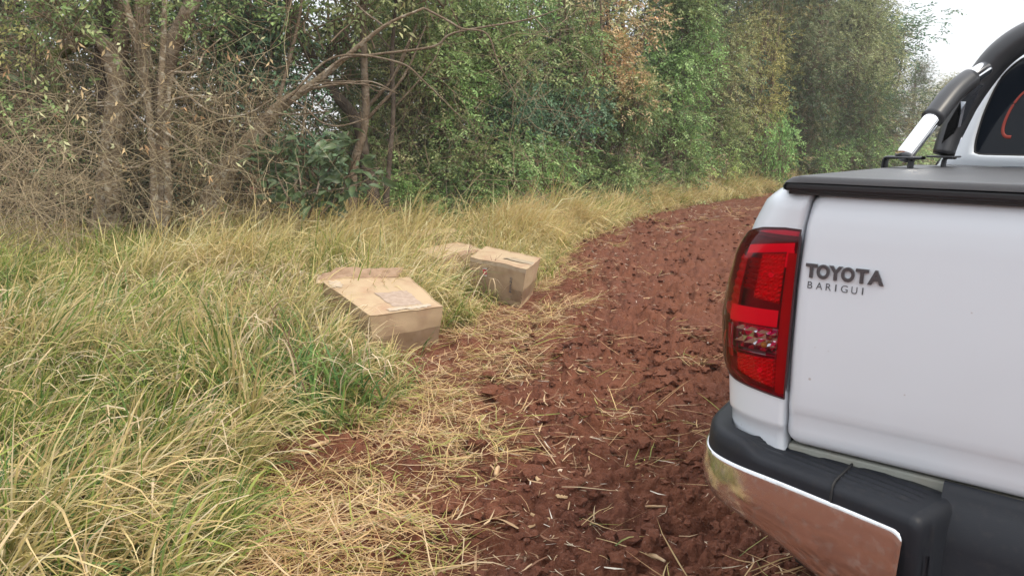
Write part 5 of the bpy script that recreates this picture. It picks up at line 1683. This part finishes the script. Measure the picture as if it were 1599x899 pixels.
# the two lids meet over the middle: each panel is a board of its own
def carton_body(e, Q, seed, sag=-.006):
    body = panel('front_panel', Q['front'], MATS['cardboard_side'], e, seed, 24, amp=.013)
    panel('side_panel', Q['right'], MATS['cardboard'], e, seed, 20, amp=.013)
    panel('side_panel', Q['left'], MATS['cardboard_side'], e, seed, 20, amp=.013)
    panel('back_panel', Q['back'], MATS['cardboard'], e, seed, 16, amp=.013)
    panel('lid', Q['top'], MATS['cardboard'], e, seed, 26, sag=sag, amp=.013)
    # rolled board edge where lid and sides meet
    P = np.vstack([Q['top'], Q['top'][:1]])
    pts = np.vstack([bil(np.array([P[i], P[i + 1], P[i + 1], P[i]]), np.linspace(0, 1, 12), np.zeros(12)) for i in range(4)])
    pts = pts + carton_dent(pts, seed, .013)
    V, F = tubes(pts[None], (.0035 + .0015 * np.random.default_rng(seed).random(len(pts)))[None], 6)
    obj('folded_edge', V, F, MATS['cardboard'], e)
    return body


e1, Q1 = carton(BX1T, BX1B_, 3, 'large crumpled cardboard box nearest the camera, with a torn raised flap')
carton_body(e1, Q1, 3)
panel('tape', Q1['front'], MATS['brown_tape'], e1, 3, 20, .0025, -.002, 1.002, .02, .50, amp=.013)
panel('worn_patch', Q1['top'], MATS['worn_patch'], e1, 3, 14, .0020 - .003, .40, .80, .14, .56, rag=.03, sag=-.0, amp=.013)
panel('tape', Q1['top'], MATS['pale_tape'], e1, 3, 14, .0045, .28, .86, .03, .10, rag=.03, amp=.013)
panel('tape', Q1['top'], MATS['pale_tape'], e1, 3, 8, .0045, .03, .16, .80, .96, rag=.05, amp=.013)
# torn flap bent up along the far edge
c1 = BX1B_.mean(0)


def flap(name, A, B_, up, back, seed, mt, parent, n=22, m=9, wav=.03):
    u, v = np.meshgrid(np.linspace(0, 1, n), np.linspace(0, 1, m))
    P = A[None, None] * (1 - u[..., None]) + B_[None, None] * u[..., None]
    h = v * (.75 + .5 * fbm(u * 4 + seed, v * 0 + 1., seed, 3)) * (1 - .25 * (vnoise(u * 14, v * 0., seed) > .6) * v)
    P = P + up * h[..., None] + back * (v ** 1.5)[..., None]
    P = P + nrm(back)[None, None] * ((fbm(u * 5, v * 3, seed + 3, 3) - .5) * wav * 2 * v)[..., None] + np.array([0, 0, 1.]) * ((fbm(u * 6 + 3, v * 4, seed + 7, 2) - .5) * wav * v)[..., None]
    o = obj(name, P.reshape(-1, 3), grid_faces(m, n), mt, parent)
    so = o.modifiers.new('board', 'SOLIDIFY'); so.thickness = .004
    return o


tl, trr = Q1['top'][3], Q1['top'][2]
flap('flap', tl * 1.02 + np.array([-.02, .0, -.01]), tl * .12 + trr * .88, np.array([.01, .02, .062]), np.array([.02, .08, .0]), 5, MATS['cardboard_torn'], e1, wav=.035)
flap('flap', tl + np.array([-.03, -.06, -.015]), tl * .35 + trr * .65, np.array([-.01, .03, .028]), np.array([-.02, .15, .0]), 9, MATS['cardboard'], e1, wav=.03)

e2, Q2 = carton(BX2T, BX2B_, 8, 'closed cardboard box with a small red mark, standing at the edge of the red soil')
carton_body(e2, Q2, 8)
panel('tape', Q2['top'], MATS['pale_tape'], e2, 8, 14, .003, .50, 1.0, .40, .60, rag=.02, amp=.013)
panel('tape', Q2['front'], MATS['pale_tape'], e2, 8, 14, .0025, .0, 1.002, .90, 1.0, rag=.02, amp=.013)
panel('tape', Q2['right'], MATS['brown_tape'], e2, 8, 14, .0025, -.002, 1.0, .16, .46, rag=.03, amp=.013)
panel('tape', Q2['front'], MATS['brown_tape'], e2, 8, 10, .0025, .80, 1.002, .14, .42, rag=.05, amp=.013)
lb = panel('label', Q2['front'], MATS['label_white'], e2, 8, 6, .0035, .25, .335, .585, .80, amp=.013)
panel('label_mark', Q2['front'], MATS['label_red'], lb, 8, 6, .0048, .255, .330, .63, .765, amp=.013)
panel('label_mark', Q2['front'], MATS['label_white'], lb, 8, 4, .0060, .285, .305, .66, .72, amp=.013)
# faded stencil running down the face
n2 = face_n(Q2['front'])
prt = None
for k, ch in enumerate('OBHHI'):
    o = text_obj('printed_mark', ch, 1.0, 0, .02, MATS['print_grey'], e2, 0, 0, 0)
    v = np.array([q.co[:] for q in o.data.vertices]); gx_, gz_ = v[:, 0], v[:, 2]
    gx_ = (gx_ - gx_.min()) / max(gx_.max() - gx_.min(), .2); gz_ = (gz_ - gz_.min()) / (gz_.max() - gz_.min())
    zc = .70 - k * .088
    P = bil(Q2['front'], .775 + gz_ * .042 - .02, zc - gx_ * .062)
    P = P + carton_dent(P, 8, .013) + n2 * .004
    o.data.vertices.foreach_set('co', P.astype(np.float32).ravel())

e3, Q3 = carton(BX3T, BX3B_, 12, 'battered cardboard box sunk in dry grass behind the box with the red mark')
carton_body(e3, Q3, 12)
panel('tape', Q3['right'], MATS['pale_tape'], e3, 12, 12, .003, .30, .62, .0, 1.0, rag=.04, amp=.013)
flap('flap', Q3['top'][1] * .9 + Q3['top'][0] * .1, Q3['top'][0], np.array([0, 0, .03]), np.array([-.06, -.04, 0.]), 15, MATS['cardboard_torn'], e3)
e4, Q4 = carton(BX4T, BX4B_, 16, 'farthest cardboard box, almost buried in tall grass near the trees')
carton_body(e4, Q4, 16)
# ------------------------------------------------------------------ larger loose pieces on the field
mat('husk', (.55, .38, .21), rough=.8, spec=.2, noise=(30, (.42, .26, .14), .4, .7), bump=(90, .4, .003), trans=.15)
mat('stalk', (.47, .30, .16), rough=.8, spec=.2, noise=(40, (.60, .46, .30), .4, .7), bump=(120, .5, .003))
mat('pale_stone', (.62, .50, .36), rough=.85, noise=(30, (.5, .35, .24), .4, .7), bump=(40, .6, .01))


def put_piece(name, px, py, label, cat, V, F, material, rot, tilt=0., lift=.004, group=None):
    """lay a piece whose length runs along local x on the soil seen at photo pixel (px, py)"""
    p = onz(px, py, 0.0)
    o = obj(name, V, F, material)
    o.location = (p[0], p[1], float(ground_h(p[0], p[1])) + lift)
    o.rotation_euler = (0, tilt, rot)
    tag(o, label, cat, group)
    return o


def husk_mesh(L, w, seed, curl=.3):
    r_ = np.random.default_rng(seed); n, m = 12, 5
    u, v = np.meshgrid(np.linspace(0, 1, n), np.linspace(-1, 1, m))
    ww = w * np.sin(np.pi * np.clip(u * .9 + .05, 0, 1)) ** .6
    bend = r_.uniform(-.25, .25)
    X = (u - .5) * L; Y = v * ww * .5 + bend * L * (u - .5) ** 2
    Z = ww * .25 * (1 - v ** 2) + curl * L * .25 * (u - .5) ** 2 * r_.choice([1, 1.6]) + .002 * r_.normal(size=u.shape)
    V = np.stack([X, Y, Z], -1).reshape(-1, 3); F = [tuple(f) for f in grid_faces(m, n)]
    V2 = V - np.array([0, 0, .0015])
    return np.vstack([V, V2]), F + [tuple(i + len(V) for i in f[::-1]) for f in F]


def stalk_mesh(L, r, seed):
    r_ = np.random.default_rng(seed)
    P = [(-L / 2, 0, r * .6), (-L / 6, L * r_.uniform(-.04, .04), r * .8), (L / 6, L * r_.uniform(-.04, .04), r * .9), (L / 2, 0, r * .7)]
    return tube(P, [r * .8, r, r * .9, r * .55], 7, 4, True, .12, seed)


def stone_mesh(s, seed):
    Vi, Fi = ico(3)
    d = 1 + .5 * (vnoise(Vi[:, 0] * 1.3 + seed, Vi[:, 1] * 1.3 + Vi[:, 2], seed) - .5) + .2 * (vnoise(Vi[:, 0] * 4, Vi[:, 2] * 4 + Vi[:, 1] * 3, seed + 2) - .5)
    return Vi * d[:, None] * s * np.array([1.25, .95, .7]), [tuple(f) for f in Fi]


V, F = stone_mesh(.026, 3); put_piece('stone', 808, 880, 'pale cream stone at the bottom edge, the largest stone on the soil', 'stone', V, F, MATS['pale_stone'], .5)
V, F = stone_mesh(.020, 5); put_piece('stone', 945, 600, 'small reddish brown stone lying on bare soil left of the bumper', 'stone', V, F, MATS['soil'], .2, 0, .008)
V, F = stone_mesh(.013, 9); put_piece('stone', 875, 741, 'small round tan pebble among the straw left of the truck', 'stone', V, F, MATS['pale_stone'], 1.2)
pcs = [
    ('stalk', 1021, 886, .085, .008, -.75, 'short thick cut stalk pointing at the bottom edge of the picture'),
    ('stalk', 1068, 568, .125, .006, -1.45, 'straight thin tan stalk standing out upright on bare soil right of the field centre'),
    ('stalk', 1020, 808, .095, .005, .08, 'thin level tan stalk lying left of the chrome bumper end'),
    ('husk', 843, 765, .085, .022, -1.15, 'orange tan bent maize leaf right of the grass clump'),
    ('husk', 857, 812, .050, .026, -1.5, 'short upright curled husk at the straw edge near the bottom'),
    ('husk', 833, 803, .070, .018, -.5, 'narrow slanting husk just left of the short upright one'),
    ('husk', 876, 798, .048, .022, -.35, 'small folded husk right of the short upright one'),
    ('stalk', 776, 750, .085, .011, 1.45, 'thick pale stub of stalk in the flattened straw'),
    ('husk', 878, 703, .050, .028, .2, 'wide cream husk lying flat in the middle of the straw'),
    ('husk', 898, 700, .045, .030, 1.2, 'crumpled cream husk beside the wide flat one'),
    ('husk', 812, 842, .120, .018, .3, 'long arched husk above the pale cream stone'),
    ('stalk', 827, 700, .13, .007, .55, 'long tan stalk crossing the straw edge at mid height'),
    ('husk', 690, 575, .08, .022, 1.5, 'upright dry husk in the short grass below the nearest box'),
    ('stalk', 545, 585, .19, .014, 1.35, 'thick broken dry stem standing in grass below the nearest box'),
    ('stalk', 510, 700, .16, .012, .7, 'brown broken stem on the bare gap beside the grass clump'),
    ('husk', 475, 712, .12, .030, .2, 'dark brown dead leaf on the bare gap beside the grass clump'),
    ('stalk', 1010, 470, .20, .008, .5, 'thin pale stick on the far soil left of the tail lamp'),
    ('husk', 1038, 400, .22, .035, .5, 'white dry leaf flashing on the far soil'),
    ('husk', 905, 585, .075, .02, -.6, 'yellowish bent leaf tip on soil in the field centre'),
    ('stalk', 950, 560, .13, .004, .05, 'very thin dark twig lying level on soil in the field centre'),
]
for i, (kd, px, py, L, r, rot, lab) in enumerate(pcs):
    if kd == 'stalk':
        V, F = stalk_mesh(L, r, i + 40); up = -1.15 if 'standing in grass' in lab else 0
        o = put_piece('maize_stalk', px, py, lab, 'straw', V, F, MATS['stalk'], rot, up, .07 if up else .004, 'loose maize stalks and husks')
    else:
        V, F = husk_mesh(L, r, i + 40); put_piece('maize_husk', px, py, lab, 'straw', V, F, MATS['husk'], rot, 0, .004, 'loose maize stalks and husks')


# dark dry weed stems standing in front of the boxes and in the clump at left
def weed(px, py, H, seed, label, lean=(0, 0), Yoff=0.):
    r_ = np.random.default_rng(seed)
    b = onz(px, py, 0.0); z0 = float(ground_h(b[0], b[1]))
    e = empty('dry_weed', (b[0], b[1], z0))
    tag(e, label, 'weed', 'dry brown weed stems')
    P = []; Rr = []
    main = []
    for k in range(7):
        t = k / 6
        main.append((lean[0] * t * H + .02 * math.sin(t * 5 + seed), lean[1] * t * H, t * H))
    V, F = tube(main, [.004 * (1 - .7 * k / 6) for k in range(7)], 6, 4)
    c = np.tile(np.array([.16, .09, .06]), (len(V), 1)); obj('stem', V, F, MATS['twig'], e, cols=c)
    for q in range(9):
        t = r_.uniform(.15, .9); k = min(int(t * 6), 5); f = t * 6 - k
        p = np.array(main[k]) * (1 - f) + np.array(main[k + 1]) * f
        a = r_.uniform(0, 6.28); L = r_.uniform(.08, .22) * (1.2 - t)
        d = np.array([math.cos(a) * .7, math.sin(a) * .7, .8])
        path = [p, p + d * L * .5, p + d * L + np.array([0, 0, .03 * r_.normal()])]
        V, F = tube(path, [.0022, .0018, .0008], 5, 3)
        obj('branchlet', V, F, MATS['twig'], e, cols=np.tile(np.array([.18, .10, .07]), (len(V), 1)))


weed(724, 462, .62, 3, 'tall thin dark weed stem in front of the partly hidden box', (.10, .1))
weed(728, 468, .42, 8, 'shorter slanting weed stem left of the red mark', (.75, .05))
weed(497, 660, .68, 5, 'dark branching weed standing in grass below the nearest box', (-.45, .15))
weed(700, 440, .5, 13, 'reddish weed stem between the nearest and the middle box', (-.25, .1))
# ------------------------------------------------------------------ thin haze, also added to give the milky lens veil
hm_ = bpy.data.materials.new('haze'); hm_.use_nodes = True
hn, hl = hm_.node_tree.nodes, hm_.node_tree.links
hn.remove(hn['Principled BSDF'])
pv_ = hn.new('ShaderNodeVolumePrincipled')
pv_.inputs['Color'].default_value = (.98, .97, .95, 1)
pv_.inputs['Density'].default_value = .0018
hl.new(pv_.outputs[0], hn['Material Output'].inputs['Volume'])
V, F = box(-710, 710, -710, 710, -1.6, 14.5)
hz = obj('haze', V, F, hm_, smooth=False)
tag(hz, kind='stuff')
